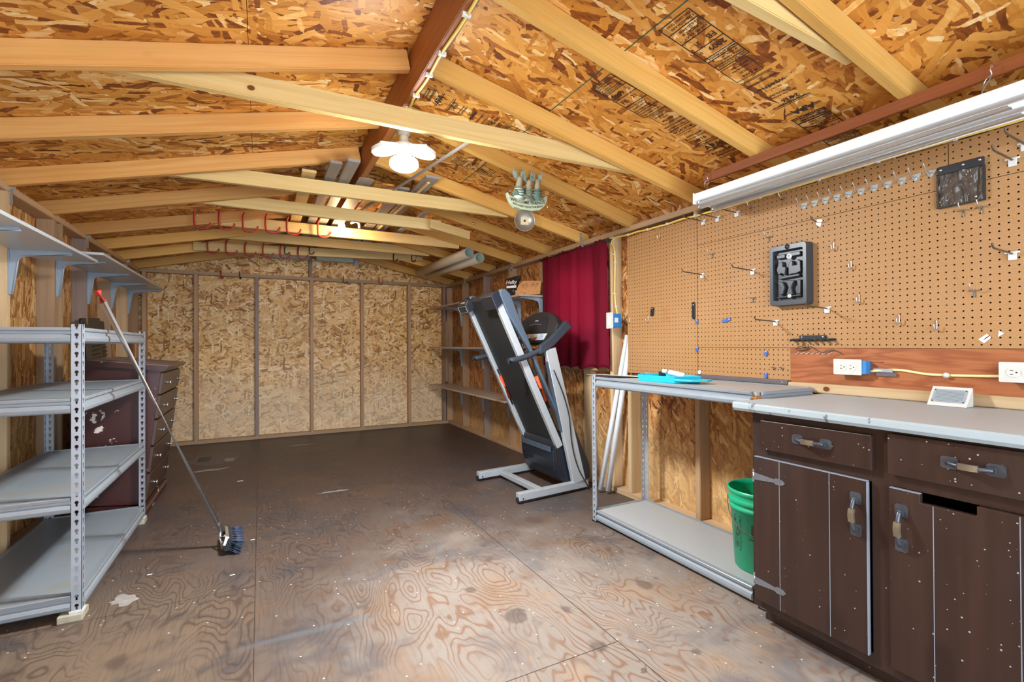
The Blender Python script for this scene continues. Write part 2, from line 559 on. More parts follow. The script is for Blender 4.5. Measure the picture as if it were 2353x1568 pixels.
def mat_floor():
    t = NT('floor_plywood', 0.55, 0, 0.3)
    uv = t.coord('UV')
    x, y, _ = t.sep(uv)
    # sheets: joints at x = 1.225 and 2.43
    sheet = t.math('ADD', t.math('GREATER_THAN', x, 1.225), t.math('GREATER_THAN', x, 2.43))
    sid = t.math('ADD', sheet, t.math('MULTIPLY', t.math('GREATER_THAN', y, 1.435), t.math('GREATER_THAN', sheet, 0.5)))
    p = t.comb(x, y, t.math('MULTIPLY', sid, 7.3))
    n0, _ = t.noise(t.map(p, scale=(1.7, 0.75, 1)), 1.6, 2.0, 0.45, 0.35)
    n1, _ = t.noise(t.map(p, scale=(4.2, 1.7, 1)), 1.5, 2.0, 0.5, 0.2)
    h = t.math('ADD', n0, t.math('MULTIPLY', n1, 0.28))
    ph = t.math('MULTIPLY', h, 210.0)
    lines = t.math('MULTIPLY', t.math('ADD', t.math('SINE', ph), 1.0), 0.5)
    lines = t.math('POWER', lines, 4.5)
    wid, _ = t.noise(t.map(p, scale=(1, 0.6, 1)), 3.0, 3)
    lines = t.math('MULTIPLY', lines, t.step(wid, 0.34, 0.62))
    fine, _ = t.noise(t.map(p, scale=(120, 7, 1)), 1.0, 2)
    big, _ = t.noise(uv, 1.1, 3, 0.6)
    mid, _ = t.noise(uv, 3.3, 4, 0.62)
    sm, _ = t.noise(uv, 11, 4, 0.6)
    # paler around the front middle, browner further back and along the left
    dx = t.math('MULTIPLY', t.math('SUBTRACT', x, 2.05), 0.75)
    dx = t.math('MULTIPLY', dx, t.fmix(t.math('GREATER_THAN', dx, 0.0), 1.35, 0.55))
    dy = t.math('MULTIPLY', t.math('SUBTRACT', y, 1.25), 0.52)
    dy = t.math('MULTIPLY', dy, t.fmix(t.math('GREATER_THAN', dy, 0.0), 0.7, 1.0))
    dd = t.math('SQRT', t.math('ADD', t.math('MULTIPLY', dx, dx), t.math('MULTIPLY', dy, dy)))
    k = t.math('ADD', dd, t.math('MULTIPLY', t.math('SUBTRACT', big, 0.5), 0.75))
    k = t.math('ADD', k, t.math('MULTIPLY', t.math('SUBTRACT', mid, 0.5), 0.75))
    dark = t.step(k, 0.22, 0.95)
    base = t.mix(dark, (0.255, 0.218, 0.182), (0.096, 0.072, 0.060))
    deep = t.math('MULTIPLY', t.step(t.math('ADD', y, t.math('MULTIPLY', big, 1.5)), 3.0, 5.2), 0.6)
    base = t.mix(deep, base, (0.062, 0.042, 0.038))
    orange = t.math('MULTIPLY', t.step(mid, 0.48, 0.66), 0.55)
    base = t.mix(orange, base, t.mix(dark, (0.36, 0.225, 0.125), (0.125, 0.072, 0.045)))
    # left front corner is a warmer brown
    lf = t.math('MULTIPLY', t.math('SUBTRACT', 1.0, t.step(x, 0.8, 1.5)), t.math('SUBTRACT', 1.0, t.step(y, 2.0, 3.4)))
    base = t.mix(t.math('MULTIPLY', lf, 0.7), base, (0.20, 0.145, 0.095))
    grey = t.math('MULTIPLY', t.step(t.noise(uv, 2.3, 4, 0.68, 0.4)[0], 0.50, 0.66), 0.8)
    base = t.mix(grey, base, t.mix(dark, (0.15, 0.138, 0.136), (0.058, 0.053, 0.055)))
    lc = t.mix(dark, (0.19, 0.095, 0.052), (0.032, 0.02, 0.015))
    base = t.mix(t.math('MULTIPLY', lines, t.fmix(dark, 0.85, 0.55)), base, lc)
    base = t.mix(t.math('MULTIPLY', t.step(fine, 0.45, 0.7), 0.22), base, lc)
    base = t.mix(t.math('MULTIPLY', t.step(sm, 0.58, 0.72), 0.35), base, (0.10, 0.07, 0.06))
    # scattered dark drips, irregular in size and place
    v = t.vor(t.vadd(t.map(uv, scale=(1, .8, 1)), (3.3, 1.7, 0)), 3.1)
    cv = t.new('ShaderNodeSeparateColor'); t.l.new(v.outputs['Color'], cv.inputs[0])
    rad_ = t.math('MULTIPLY', t.math('MULTIPLY', cv.outputs[0], cv.outputs[1]), 0.20)
    blot = t.math('SUBTRACT', t.math('ADD', v.outputs['Distance'], t.math('MULTIPLY', t.math('SUBTRACT', sm, .5), 0.25)), rad_)
    base = t.mix(t.math('MULTIPLY', t.math('SUBTRACT', 1.0, t.step(blot, -0.03, 0.04)), 0.6), base, (0.075, 0.05, 0.04))
    nh = t.noise(uv, 21, 2, 0.5)[0]
    base = t.mix(t.math('MULTIPLY', t.step(nh, 0.70, 0.76), 0.7), base, (0.09, 0.06, 0.05))
    # pale specks of paint
    v3 = t.vor(uv, 16)
    c3 = t.new('ShaderNodeSeparateColor'); t.l.new(v3.outputs['Color'], c3.inputs[0])
    sp = t.math('MULTIPLY', t.math('LESS_THAN', v3.outputs['Distance'], 0.06), t.math('GREATER_THAN', c3.outputs[0], 0.86))
    base = t.mix(t.math('MULTIPLY', sp, 0.85), base, (0.50, 0.47, 0.43))
    # joints
    def seam(d, w_): return t.math('LESS_THAN', t.math('ABSOLUTE', d), w_)
    s = t.math('MAXIMUM', seam(t.math('SUBTRACT', x, 1.225), 0.0016), seam(t.math('SUBTRACT', x, 2.43), 0.002))
    s2 = t.math('MULTIPLY', seam(t.math('SUBTRACT', y, 1.435), 0.002), t.math('MULTIPLY', t.math('GREATER_THAN', x, 1.225), t.math('LESS_THAN', x, 2.43)))
    s3 = t.math('MULTIPLY', seam(t.math('SUBTRACT', y, 2.55), 0.002), t.math('LESS_THAN', x, 1.225))
    s4 = t.math('MULTIPLY', seam(t.math('SUBTRACT', y, 3.87), 0.002), t.math('GREATER_THAN', x, 1.225))
    s = t.math('MAXIMUM', t.math('MAXIMUM', s, s2), t.math('MAXIMUM', s3, s4))
    base = t.mix(t.math('MULTIPLY', s, 0.85), base, (0.03, 0.02, 0.015))
    # a grey-blue drag mark
    yl = t.math('ADD', t.math('SUBTRACT', y, 2.04), t.math('MULTIPLY', t.math('SUBTRACT', mid, .5), 0.06))
    dm = t.math('MULTIPLY', t.math('SUBTRACT', 1.0, t.step(t.math('ABSOLUTE', yl), 0.004, 0.03)), t.math('MULTIPLY', t.step(x, 1.1, 1.25), t.math('SUBTRACT', 1.0, t.step(x, 1.6, 1.75))))
    base = t.mix(t.math('MULTIPLY', dm, 0.45), base, (0.11, 0.135, 0.15))
    t.color(base)
    t.rough(t.fmix(dark, 0.68, 0.45))
    t.bump(lines, 0.15, 0.001)
    return t.m


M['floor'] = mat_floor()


def mat_peg(name='pegboard', dim=1.0):
    """hardboard with one-inch holes cut right through it"""
    t = NT(name, 0.55, 0, 0.3)
    uv = t.coord('UV'); x, z, _ = t.sep(uv)
    fx = t.math('SUBTRACT', t.math('FRACT', t.math('ADD', t.math('DIVIDE', t.math('SUBTRACT', x, 1.0141), 0.0254), 200.5)), 0.5)
    fz = t.math('SUBTRACT', t.math('FRACT', t.math('ADD', t.math('DIVIDE', t.math('SUBTRACT', z, 1.1001), 0.0254), 200.5)), 0.5)
    d = t.math('SQRT', t.math('ADD', t.math('MULTIPLY', fx, fx), t.math('MULTIPLY', fz, fz)))
    hole = t.math('LESS_THAN', d, 0.122)
    f, _ = t.noise(uv, 260, 2); g, _ = t.noise(uv, 2.2, 3); s_, _ = t.noise(uv, 5, 4)
    col = t.mix(t.step(f, 0.3, 0.7), (0.345, 0.175, 0.065), (0.44, 0.245, 0.098))
    if dim < 1: col = t.mix(1.0, (0, 0, 0), (0.09, 0.045, 0.02))
    col = t.mix(t.math('MULTIPLY', t.step(g, 0.35, 0.7), 0.4), col, (0.43, 0.245, 0.115))
    col = t.mix(t.math('MULTIPLY', t.step(s_, 0.62, 0.75), 0.35), col, (0.34, 0.15, 0.06))
    t.color(col if dim >= 1 else (0.055, 0.028, 0.012))
    tr = t.new('ShaderNodeBsdfTransparent'); mx = t.new('ShaderNodeMixShader')
    t.l.new(hole, mx.inputs[0]); t.l.new(t.b.outputs[0], mx.inputs[1]); t.l.new(tr.outputs[0], mx.inputs[2])
    t.l.new(mx.outputs[0], t.out.inputs[0])
    return t.m


M['peg'] = mat_peg()
M['peg_back'] = mat_peg('pegboard_back', .5)  # dark back side puts shade inside the holes by colour


def mat_slotted(name, col, rough=0.35, metal=0.25, pitch=0.038, w0=0.0):
    """steel post: keyhole slots cut through, laid out by UV (u across from the post's middle, v up)"""
    t = NT(name, rough, metal, 0.5)
    uv = t.coord('UV'); u, v, _ = t.sep(uv)
    vv = t.math('MULTIPLY', t.math('SUBTRACT', t.math('FRACT', t.math('DIVIDE', v, pitch)), 0.5), pitch)
    a = t.math('ADD', t.math('POWER', u, 2.0), t.math('POWER', t.math('SUBTRACT', vv, 0.005), 2.0))
    c1 = t.math('LESS_THAN', a, 0.0068 ** 2)
    c2 = t.math('MULTIPLY', t.math('LESS_THAN', t.math('ABSOLUTE', u), 0.0034), t.math('MULTIPLY', t.math('GREATER_THAN', vv, -0.011), t.math('LESS_THAN', vv, 0.004)))
    hole = t.math('MAXIMUM', c1, c2)
    g, _ = t.noise(t.coord(), 12, 3)
    t.color(t.mix(t.step(g, 0.3, 0.8), col, tuple(c * .82 for c in col)))
    tr = t.new('ShaderNodeBsdfTransparent'); mx = t.new('ShaderNodeMixShader')
    t.l.new(hole, mx.inputs[0]); t.l.new(t.b.outputs[0], mx.inputs[1]); t.l.new(tr.outputs[0], mx.inputs[2])
    t.l.new(mx.outputs[0], t.out.inputs[0])
    return t.m


M['post'] = mat_slotted('slotted_steel', (0.40, 0.45, 0.51))
M['beam'] = plain('enamelled_beam', (0.30, 0.345, 0.385), 0.33, 0.3)
M['galv'] = plain('galvanised', (0.40, 0.44, 0.48), 0.35, 0.6, grain=.2)
M['hinge'] = plain('hinge_iron', (0.22, 0.24, 0.27), 0.4, 0.6, grain=.4)
M['hammered'] = plain('hammered_iron', (0.09, 0.10, 0.12), 0.4, 0.6, grain=.5)
M['bracket'] = plain('grey_bracket', (0.32, 0.38, 0.44), 0.4, 0.1)
M['shelfgrey'] = None


def mat_shelf(name, a, b, stain, amount, rough=0.4):
    t = NT(name, rough, 0, 0.5)
    ob = t.coord(); f, _ = t.noise(ob, 1.6, 3); g, _ = t.noise(t.map(ob, scale=(2.2, 6, 1)), 1.3, 4); h, _ = t.noise(ob, 60, 2)
    c = t.mix(f, a, b)
    c = t.mix(t.math('MULTIPLY', t.step(g, 0.55, 0.7), amount), c, stain)
    c = t.mix(0.05, c, t.ramp(h, [(0.3, 0.3), (0.7, 1.0)]), 'MULTIPLY')
    t.color(c)
    return t.m


M['shelfgrey'] = mat_shelf('grey_shelf', (0.20, 0.235, 0.26), (0.26, 0.295, 0.32), (0.26, 0.23, 0.165), 0.45)
M['shelflight'] = mat_shelf('pale_shelf', (0.33, 0.345, 0.35), (0.37, 0.38, 0.38), (0.36, 0.35, 0.33), 0.3)
M['shelfwhite'] = mat_shelf('white_melamine', (0.52, 0.56, 0.58), (0.46, 0.50, 0.52), (0.42, 0.43, 0.42), 0.3, 0.3)
M['shelftan'] = mat_shelf('tan_shelf', (0.46, 0.37, 0.30), (0.52, 0.43, 0.35), (0.4, 0.32, 0.25), 0.3)


def mat_cabinet():
    t = NT('cabinet_stain', 0.38, 0, 0.45)
    ob = t.coord(); rd = t.rnd()
    p = t.vadd(ob, t.comb(t.math('MULTIPLY', rd, 9.0), t.math('MULTIPLY', rd, 5.0), 0.0))
    f, _ = t.noise(t.map(p, scale=(30, 30, 1.3)), 1.0, 3); g, _ = t.noise(t.map(p, scale=(8, 8, 1)), 1.0, 3)
    c = t.mix(f, (0.014, 0.008, 0.0065), (0.052, 0.024, 0.016))
    c = t.mix(t.math('MULTIPLY', t.step(g, 0.5, 0.7), 0.5), c, (0.022, 0.012, 0.009))
    v = t.vor(t.map(p, scale=(3, 3, 1.6)), 1.5, dim='3D')
    c = t.mix(t.math('MULTIPLY', t.math('SUBTRACT', 1.0, t.step(v.outputs['Distance'], 0.1, 0.22)), 0.7), c, (0.02, 0.009, 0.006))
    w_, _ = t.noise(p, 2.3, 4)
    c = t.mix(t.math('MULTIPLY', t.step(w_, 0.5, 0.8), 0.35), c, (0.05, 0.038, 0.034))
    s1 = t.vor(p, 62, dim='3D'); cc = t.new('ShaderNodeSeparateColor'); t.l.new(s1.outputs['Color'], cc.inputs[0])
    sp = t.math('MULTIPLY', t.math('LESS_THAN', s1.outputs['Distance'], t.math('MULTIPLY', t.math('POWER', cc.outputs[1], 2.0), 0.17)), t.math('GREATER_THAN', cc.outputs[0], 0.45))
    c = t.mix(t.math('MULTIPLY', sp, 0.8), c, (0.42, 0.40, 0.36))
    t.color(c)
    return t.m


M['cabinet'] = mat_cabinet()
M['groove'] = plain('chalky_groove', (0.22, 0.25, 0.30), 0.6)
M['black'] = plain('black_plastic', (0.016, 0.018, 0.021), 0.38)
M['void'] = plain('dark_interior', (0.02, 0.015, 0.012), 0.9)
M['tray'] = plain('tool_tray_black', (0.035, 0.042, 0.050), 0.35)


def mat_counter():
    t = NT('painted_counter', 0.45, 0, 0.5)
    ob = t.coord(); f, _ = t.noise(ob, 3, 4); g, _ = t.noise(t.map(ob, scale=(1, 2.5, 1)), 9, 4, 0.65); h, _ = t.noise(ob, 30, 3)
    c = t.mix(f, (0.40, 0.44, 0.46), (0.335, 0.37, 0.39))
    c = t.mix(t.math('MULTIPLY', t.step(g, 0.60, 0.68), 0.5), c, (0.42, 0.40, 0.37))
    x = t.sep(t.new('ShaderNodeNewGeometry').outputs['Position'])[0]
    edge = t.math('SUBTRACT', 1.0, t.step(x, 2.946, 2.966))
    c = t.mix(t.math('MULTIPLY', edge, 0.5), c, (0.36, 0.46, 0.49))
    c = t.mix(t.math('MULTIPLY', edge, t.math('MULTIPLY', t.step(g, 0.60, 0.66), 0.85)), c, (0.10, 0.10, 0.10))
    c = t.mix(t.math('MULTIPLY', edge, t.math('MULTIPLY', t.step(h, 0.5, 0.7), 0.3)), c, (0.40, 0.48, 0.50))
    t.color(c)
    return t.m


M['counter'] = mat_counter()


def mat_plyred():
    t = NT('red_plywood', 0.5, 0, 0.3)
    uv = t.coord('UV')
    n, _ = t.noise(t.map(uv, scale=(1.6, 9, 1)), 1.5, 3, 0.5, 0.5)
    l = t.math('POWER', t.math('MULTIPLY', t.math('ADD', t.math('SINE', t.math('MULTIPLY', n, 34.0)), 1.0), 0.5), 1.6)
    f, _ = t.noise(t.map(uv, scale=(5, 160, 1)), 1.0, 2)
    c = t.mix(t.math('MULTIPLY', l, 0.6), (0.40, 0.14, 0.052), (0.20, 0.05, 0.016))
    c = t.mix(t.math('MULTIPLY', t.step(f, 0.4, 0.7), 0.3), c, (0.28, 0.08, 0.03))
    t.color(c)
    return t.m


M['plyred'] = mat_plyred()


def mat_maroon():
    t = NT('maroon_paint', 0.32, 0, 0.5)
    ob = t.coord(); f, _ = t.noise(ob, 2.5, 3); g, _ = t.noise(ob, 5.5, 3, 0.5); s_, _ = t.noise(ob, 24, 4, 0.6)
    c = t.mix(f, (0.052, 0.011, 0.009), (0.040, 0.013, 0.011))
    k = t.math('MULTIPLY', t.step(g, 0.63, 0.65), t.step(s_, 0.56, 0.60))
    c = t.mix(k, c, (0.68, 0.58, 0.50))
    t.color(c)
    return t.m


M['maroon'] = mat_maroon()
M['dresser_top'] = pine('dresser_top', (0.24, 0.19, 0.17), (0.14, 0.09, 0.08), kn=0)
M['dresser_front'] = plain('brown_drawer', (0.06, 0.03, 0.02), 0.4)
M['steel'] = plain('bright_steel', (0.62, 0.63, 0.64), 0.28, 0.9)
M['alu'] = plain('aluminium_tube', (0.66, 0.69, 0.72), 0.35, 0.7)
M['darkwire'] = plain('dark_wire', (0.10, 0.085, 0.06), 0.45, 0.5)
M['chrome'] = plain('tin', (0.50, 0.49, 0.43), 0.38, 0.75)
M['white'] = plain('white_plastic', (0.62, 0.63, 0.59), 0.4)
M['whitemetal'] = plain('white_enamel', (0.84, 0.86, 0.86), 0.32)
M['tubeglass'] = plain('frosted_tube', (0.92, 0.94, 0.94), 0.25)
M['red'] = plain('red_plastic', (0.55, 0.03, 0.025), 0.4)
M['redhook'] = plain('red_hook', (0.36, 0.02, 0.02), 0.4)
M['blackhook'] = plain('black_hook', (0.03, 0.025, 0.03), 0.4)
M['yellow'] = plain('yellow_cable', (0.80, 0.58, 0.13), 0.45)
M['yellowpale'] = plain('pale_yellow_cable', (0.85, 0.78, 0.36), 0.45)
M['blue'] = plain('blue_box', (0.03, 0.22, 0.55), 0.45)
M['bluetape'] = plain('blue_clip', (0.05, 0.13, 0.45), 0.5)
M['turq'] = plain('turquoise_plastic', (0.012, 0.42, 0.56), 0.35)
M['green'] = plain('green_bucket', (0.008, 0.38, 0.19), 0.36)
M['ink'] = plain('black_ink', (0.03, 0.02, 0.015), 0.7)
M['greenline'] = plain('green_edge_paint', (0.02, 0.11, 0.07), 0.7)
M['brush'] = plain('blue_bristles', (0.035, 0.055, 0.10), 0.75, grain=.5)
M['pvc'] = plain('beige_pvc', (0.46, 0.385, 0.275), 0.35)
M['pvcin'] = plain('pvc_inside', (0.25, 0.31, 0.25), 0.5)
M['pvcwhite'] = plain('white_pvc', (0.66, 0.68, 0.69), 0.3)
M['tm_grey'] = plain('treadmill_silver', (0.44, 0.475, 0.50), 0.32, 0.25)
M['tm_blue'] = plain('treadmill_blue_grey', (0.07, 0.10, 0.14), 0.38, 0.1)
M['tm_navy'] = plain('treadmill_navy', (0.011, 0.015, 0.024), 0.3)
M['belt'] = plain('running_belt', (0.018, 0.020, 0.021), 0.55)
M['foam'] = plain('handle_foam', (0.022, 0.030, 0.042), 0.6)
M['orange'] = plain('orange_cylinder', (0.85, 0.12, 0.04), 0.4)
M['screen'] = plain('console_screen', (0.02, 0.022, 0.025), 0.15)
M['decal'] = plain('console_decal', (0.55, 0.56, 0.52), 0.4)
M['greybar'] = plain('grey_painted_bar', (0.115, 0.10, 0.11), 0.5)
M['glassbottle'] = plain('clear_bottle', (0.62, 0.66, 0.66), 0.2)
M['paper'] = plain('paper', (0.80, 0.78, 0.75), 0.7)
M['ivory'] = plain('ivory_label', (0.78, 0.68, 0.42), 0.6)
M['concrete'] = plain('grey_print', (0.30, 0.36, 0.40), 0.6)
M['bone'] = plain('sign_hull', (0.33, 0.37, 0.24), 0.7, grain=.25)
M['verdigris'] = plain('sign_green', (0.10, 0.15, 0.11), 0.6, grain=.5)
M['moose'] = plain('sign_moose', (0.25, 0.21, 0.13), 0.6, grain=.5)
M['antler'] = plain('sign_antler', (0.25, 0.33, 0.27), 0.6, grain=.3)
M['striped'] = plain('pale_stripe', (0.50, 0.55, 0.42), 0.6, grain=.3)
M['poly'] = plain('dark_bag', (0.03, 0.03, 0.032), 0.22)
M['blockwood'] = plain('dirty_block', (0.36, 0.34, 0.26), 0.7, grain=.4)


def emit(name, col, s, base=(0.9, 0.9, 0.9)):
    t = NT(name, 0.4); t.color(base)
    t.b.inputs['Emission Color'].default_value = (*col, 1); t.b.inputs['Emission Strength'].default_value = s
    return t.m


M['led'] = emit('led_diffuser', (0.93, 0.97, 1.0), 22)
M['bulb'] = emit('glowing_bulb', (1.0, 0.84, 0.60), 14)


def mat_curtain():
    t = NT('red_curtain', 0.75, 0, 0.2)
    uv = t.coord('UV'); f, _ = t.noise(uv, 300, 2)
    c = t.mix(f, (0.15, 0.004, 0.018), (0.20, 0.007, 0.028)); t.color(c)
    tl = t.new('ShaderNodeBsdfTranslucent'); tl.inputs[0].default_value = (0.75, 0.05, 0.16, 1)
    tp = t.new('ShaderNodeBsdfTransparent'); tp.inputs[0].default_value = (0.9, 0.30, 0.42, 1)
    m1 = t.new('ShaderNodeMixShader'); m1.inputs[0].default_value = 0.28
    t.l.new(t.b.outputs[0], m1.inputs[1]); t.l.new(tl.outputs[0], m1.inputs[2])
    m2 = t.new('ShaderNodeMixShader'); m2.inputs[0].default_value = 0.055
    t.l.new(m1.outputs[0], m2.inputs[1]); t.l.new(tp.outputs[0], m2.inputs[2])
    t.l.new(m2.outputs[0], t.out.inputs[0])
    return t.m


M['curtain'] = mat_curtain()


def mat_pouch():
    t = NT('clear_vinyl', 0.12, 0, 0.6)
    t.color((0.10, 0.085, 0.07))
    t.b.inputs['Alpha'].default_value = 0.62
    f, _ = t.noise(t.map(t.coord('UV'), scale=(26, 7, 1)), 1.2, 1, 0.5, 1.0)
    t.bump(f, 1.0, 0.035)
    return t.m


M['vinyl'] = mat_pouch()
g = NT('window_glass', 0.05); g.color((0.9, 0.95, 0.95)); g.b.inputs['Alpha'].default_value = 0.25
M['glass'] = g.m
g = NT('clear_hook_base', 0.15); g.color((0.55, 0.60, 0.58)); g.b.inputs['Alpha'].default_value = 0.55
M['clear'] = g.m

# ================================================================ the room
def struct(name, bm, mat, parent=None, **k):
    o = mk(name, bm, mat, parent, **k)
    if parent is None: o['kind'] = 'structure'
    return o


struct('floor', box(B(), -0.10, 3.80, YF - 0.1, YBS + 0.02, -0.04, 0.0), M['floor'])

# right wall sheathing, with the window opening behind the curtain
WY0, WY1, WZ0, WZ1 = 3.05, 3.68, 1.20, 1.76
ztop = 2.05
bm = B()
x0, x1 = SR_, SR_ + 0.012
box(bm, x0, x1, YF, WY0, -0.04, ztop); box(bm, x0, x1, WY1, YBS + .012, -0.04, ztop)
box(bm, x0, x1, WY0, WY1, -0.04, WZ0); box(bm, x0, x1, WY0, WY1, WZ1, ztop)
struct('wall_right', bm, M['osb_side'])
struct('wall_left', box(B(), SL_ - 0.012, SL_, YF, YBS + .012, -0.04, ztop), M['osb_left'])
# back wall with its gable
bm = B()
rz = roofz(RX) + .09
prism(bm, [(-0.10, -0.04), (3.80, -0.04), (3.80, roofz(3.80) + .09), (RX, rz), (-0.10, roofz(-0.10) + .09)], (0, YBS, 0), (1, 0, 0), (0, 0, 1), (0, 0.012, 0))
struct('wall_back', bm, M['osb_back'])
# unseen front wall with a wide doorway, added to cut daylight on the floor
bm = B(); DX0, DX1, DZ = .42, 3.28, 1.98
box(bm, -.10, DX0, YF - .1, YF - .088, -.04, 2.02); box(bm, DX1, 3.80, YF - .1, YF - .088, -.04, 2.02)
prism(bm, [(-.10, DZ), (3.80, DZ), (3.80, roofz(3.80) + .09), (RX, rz), (-.10, roofz(-.10) + .09)], (0, YF - .1, 0), (1, 0, 0), (0, 0, 1), (0, .012, 0))
struct('wall_front', bm, M['osb_side'])
# roof sheathing, both slopes; a finer seam between sheets at x = 1.21, 1.96, 2.52
bm = B()
for xa, xb in ((-0.20, 1.2085), (1.2105, RX)):
    prism(bm, [(xa, roofz(xa) + .0905), (xb, roofz(xb) + .0905), (xb, roofz(xb) + .103), (xa, roofz(xa) + .103)], (0, YF - .1, 0), (1, 0, 0), (0, 0, 1), (0, YBS + .2 - YF + .1, 0))
struct('ceiling_left', bm, M['osb_roof']).name = 'ceiling'
bm = B()
for xa, xb in ((RX, 1.961), (1.963, 2.517), (2.519, 3.90)):
    prism(bm, [(xa, roofz(xa) + .0905), (xb, roofz(xb) + .0905), (xb, roofz(xb) + .103), (xa, roofz(xa) + .103)], (0, YF - .1, 0), (1, 0, 0), (0, 0, 1), (0, YBS + .2 - YF + .1, 0))
ceil_r = struct('ceiling', bm, M['osb_roof'])
ceil_l = bpy.data.objects['ceiling']
# outer roof skin so no daylight shows through the joints
for xa, xb in ((-0.25, RX), (RX, 3.95)):
    bm = B()
    prism(bm, [(xa, roofz(xa) + .1035), (xb, roofz(xb) + .1035), (xb, roofz(xb) + .115), (xa, roofz(xa) + .115)], (0, YF - .15, 0), (1, 0, 0), (0, 0, 1), (0, YBS + .3 - YF, 0))
    struct('trim_roofing', bm, M['void'])
# dark green painted sheet edges
for xs in (1.2095, 1.962, 2.518):
    bm = B(); z = roofz(xs) + .0895
    box(bm, xs - .0022, xs + .0022, YF, YBS, z - .0006, z + .001)
    o = mk('painted_sheet_edge', bm, M['greenline'], ceil_l if xs < RX else ceil_r)

# side walls: plates and studs
for s, X0, X1, wall in ((0, SL_, XL, 'left'), (1, XR, SR_, 'right')):
    xm = (X0 + X1) / 2
    trim((xm, YF, HT - .038), (xm, YB if s == 0 else YBS, HT - .038), .089, .038, M['plate'])
    trim((xm, YF, 0), (xm, YB if s == 0 else YBS, 0), .089, .038, M['plate'])
trim((XL, (YB + YBS) / 2, HT - .038), (XR, (YB + YBS) / 2, HT - .038), .089, .038, M['plate'], up=(0, 0, 1))
trim((XL, (YB + YBS) / 2, 0), (XR, (YB + YBS) / 2, 0), .089, .038, M['plate'])


def stud(x, y, z0, z1, mat, wx=.089, wy=.038):
    """upright: wx across x, wy across y; (x, y) its middle"""
    return trim((x, y, z0), (x, y, z1), wy, wx, mat, up=(1, 0, 0), off=(0, -wx / 2))


xl, xr = (SL_ + XL) / 2, (XR + SR_) / 2
for i, y in enumerate((0.24, 0.88, 1.50, 2.14, 2.80, 3.435, 4.085, 4.725, 5.37, 5.98, 6.45)):
    stud(xl, y, .038, HT - .038, M[('stud', 'stud_light', 'stud', 'stud', 'stud_light', 'stud_light', 'stud', 'stud_grey', 'stud', 'stud_light', 'stud')[i]])
stud(xl, 4.20, .038, HT - .038, M['stud'])
stud(xr, 2.71, .038, 0.88, M['stud_light'])      # cut short where the white pipes pass behind the pegboard
for i, y in enumerate((0.26, 0.88, 1.47, 2.10, 2.905, 4.60, 5.27, 5.95, 6.56)):
    stud(xr, y, .038, HT - .038, M[('stud', 'stud', 'stud', 'stud', 'stud_light', 'stud', 'stud_grey', 'stud', 'stud')[i]])
stud(xr, 3.80, .038, HT - .038, M['stud'], wy=.045)
stud(xr, 3.93, .038, HT - .038, M['stud'])
stud(xr + .02, 3.265, .038, 0.90, M['stud_light'], wy=.1, wx=.05)
# window trimmers, sill and head
trim((xr, WY0 - .10, .90), (xr, WY1 + .13, .90), .089, .038, M['plate'])
for i, px in enumerate((450.2, 590.7, 717, 833, 941.6, 1022)):
    x = at(px, 800, Y=YB).x
    trim((x, (YB + YBS) / 2, .038), (x, (YB + YBS) / 2, HT - .038), .038, .089, M[('stud', 'stud_grey', 'stud', 'stud', 'stud', 'stud_grey')[i]], up=(0, 1, 0), off=(0, -.0445))
x = at(714, 610, Y=YB).x
trim((x, (YB + YBS) / 2, HT), (x, (YB + YBS) / 2, roofz(x) - .02), .038, .089, M['stud_grey'], up=(0, 1, 0), off=(0, -.0445))
# left end of the back wall
trim((.13, (YB + YBS) / 2, .038), (.13, (YB + YBS) / 2, HT - .038), .038, .089, M['stud'], up=(0, 1, 0), off=(0, -.0445))

# ridge board
board_ridge = trim((RX, YF, 2.206), (RX, YBS, 2.206), .038, .187, M['ridge'])
# rafters: (y at the plate, y at the ridge), from the photograph
LRAF = [(0.30, 0.30), (0.95, 0.90), (1.62, 1.50), (2.20, 2.06), (2.81, 2.67), (3.43, 3.22), (4.05, 3.87), (4.67, 4.62), (5.26, 5.27), (5.83, 5.82), (6.45, 6.40)]
RRAF = [(0.27, 0.27), (0.885, 0.885), (1.505, 1.455), (2.055, 2.015), (2.70, 2.50), (3.29, 3.20), (3.86, 3.72), (4.45, 4.38), (5.08, 5.06), (5.76, 5.74), (6.45, 6.40)]
for i, (yp, yr) in enumerate(LRAF):
    m_ = M['rafter_orange'] if i in (3, 4, 5, 6, 7) else M['rafter']
    a = V((SL_ - .1, yp + .019, roofz(SL_ - .1))); b = V((RX - .0195, yr + .019, roofz(RX - .0195)))
    trim(a, b, .038, .0875, m_)
for i, (yp, yr) in enumerate(RRAF):
    a = V((RX + .0195, yr + .019, roofz(RX + .0195))); b = V((SR_ + .1, yp + .019, roofz(SR_ + .1)))
    trim(a, b, .038, .0875, M['rafter'])
# rim strips of sheathing between the rafters above the side plates
struct('trim_eave_right', box(B(), SR_ - .012, SR_ - .001, YF, YB, HT, 2.035), M['osb_side'])
struct('trim_eave_left', box(B(), SL_ + .001, SL_ + .012, YF, YB, HT, 2.035), M['osb_left'])

# window
bm = B()
for y0, y1, z0, z1 in ((WY0, WY1, WZ0, WZ0 + .04), (WY0, WY1, WZ1 - .04, WZ1), (WY0, WY0 + .04, WZ0, WZ1), (WY1 - .04, WY1, WZ0, WZ1), (WY0, WY1, (WZ0 + WZ1) / 2 - .015, (WZ0 + WZ1) / 2 + .015)):
    box(bm, SR_ - .03, SR_ + .012, y0, y1, z0, z1)
win = struct('window_1', bm, M['whitemetal'])
mk('pane', box(B(), SR_ - .008, SR_ - .004, WY0 + .03, WY1 - .03, WZ0 + .03, WZ1 - .03), M['glass'], win)

# ================================================================ left side
POSTW = .034


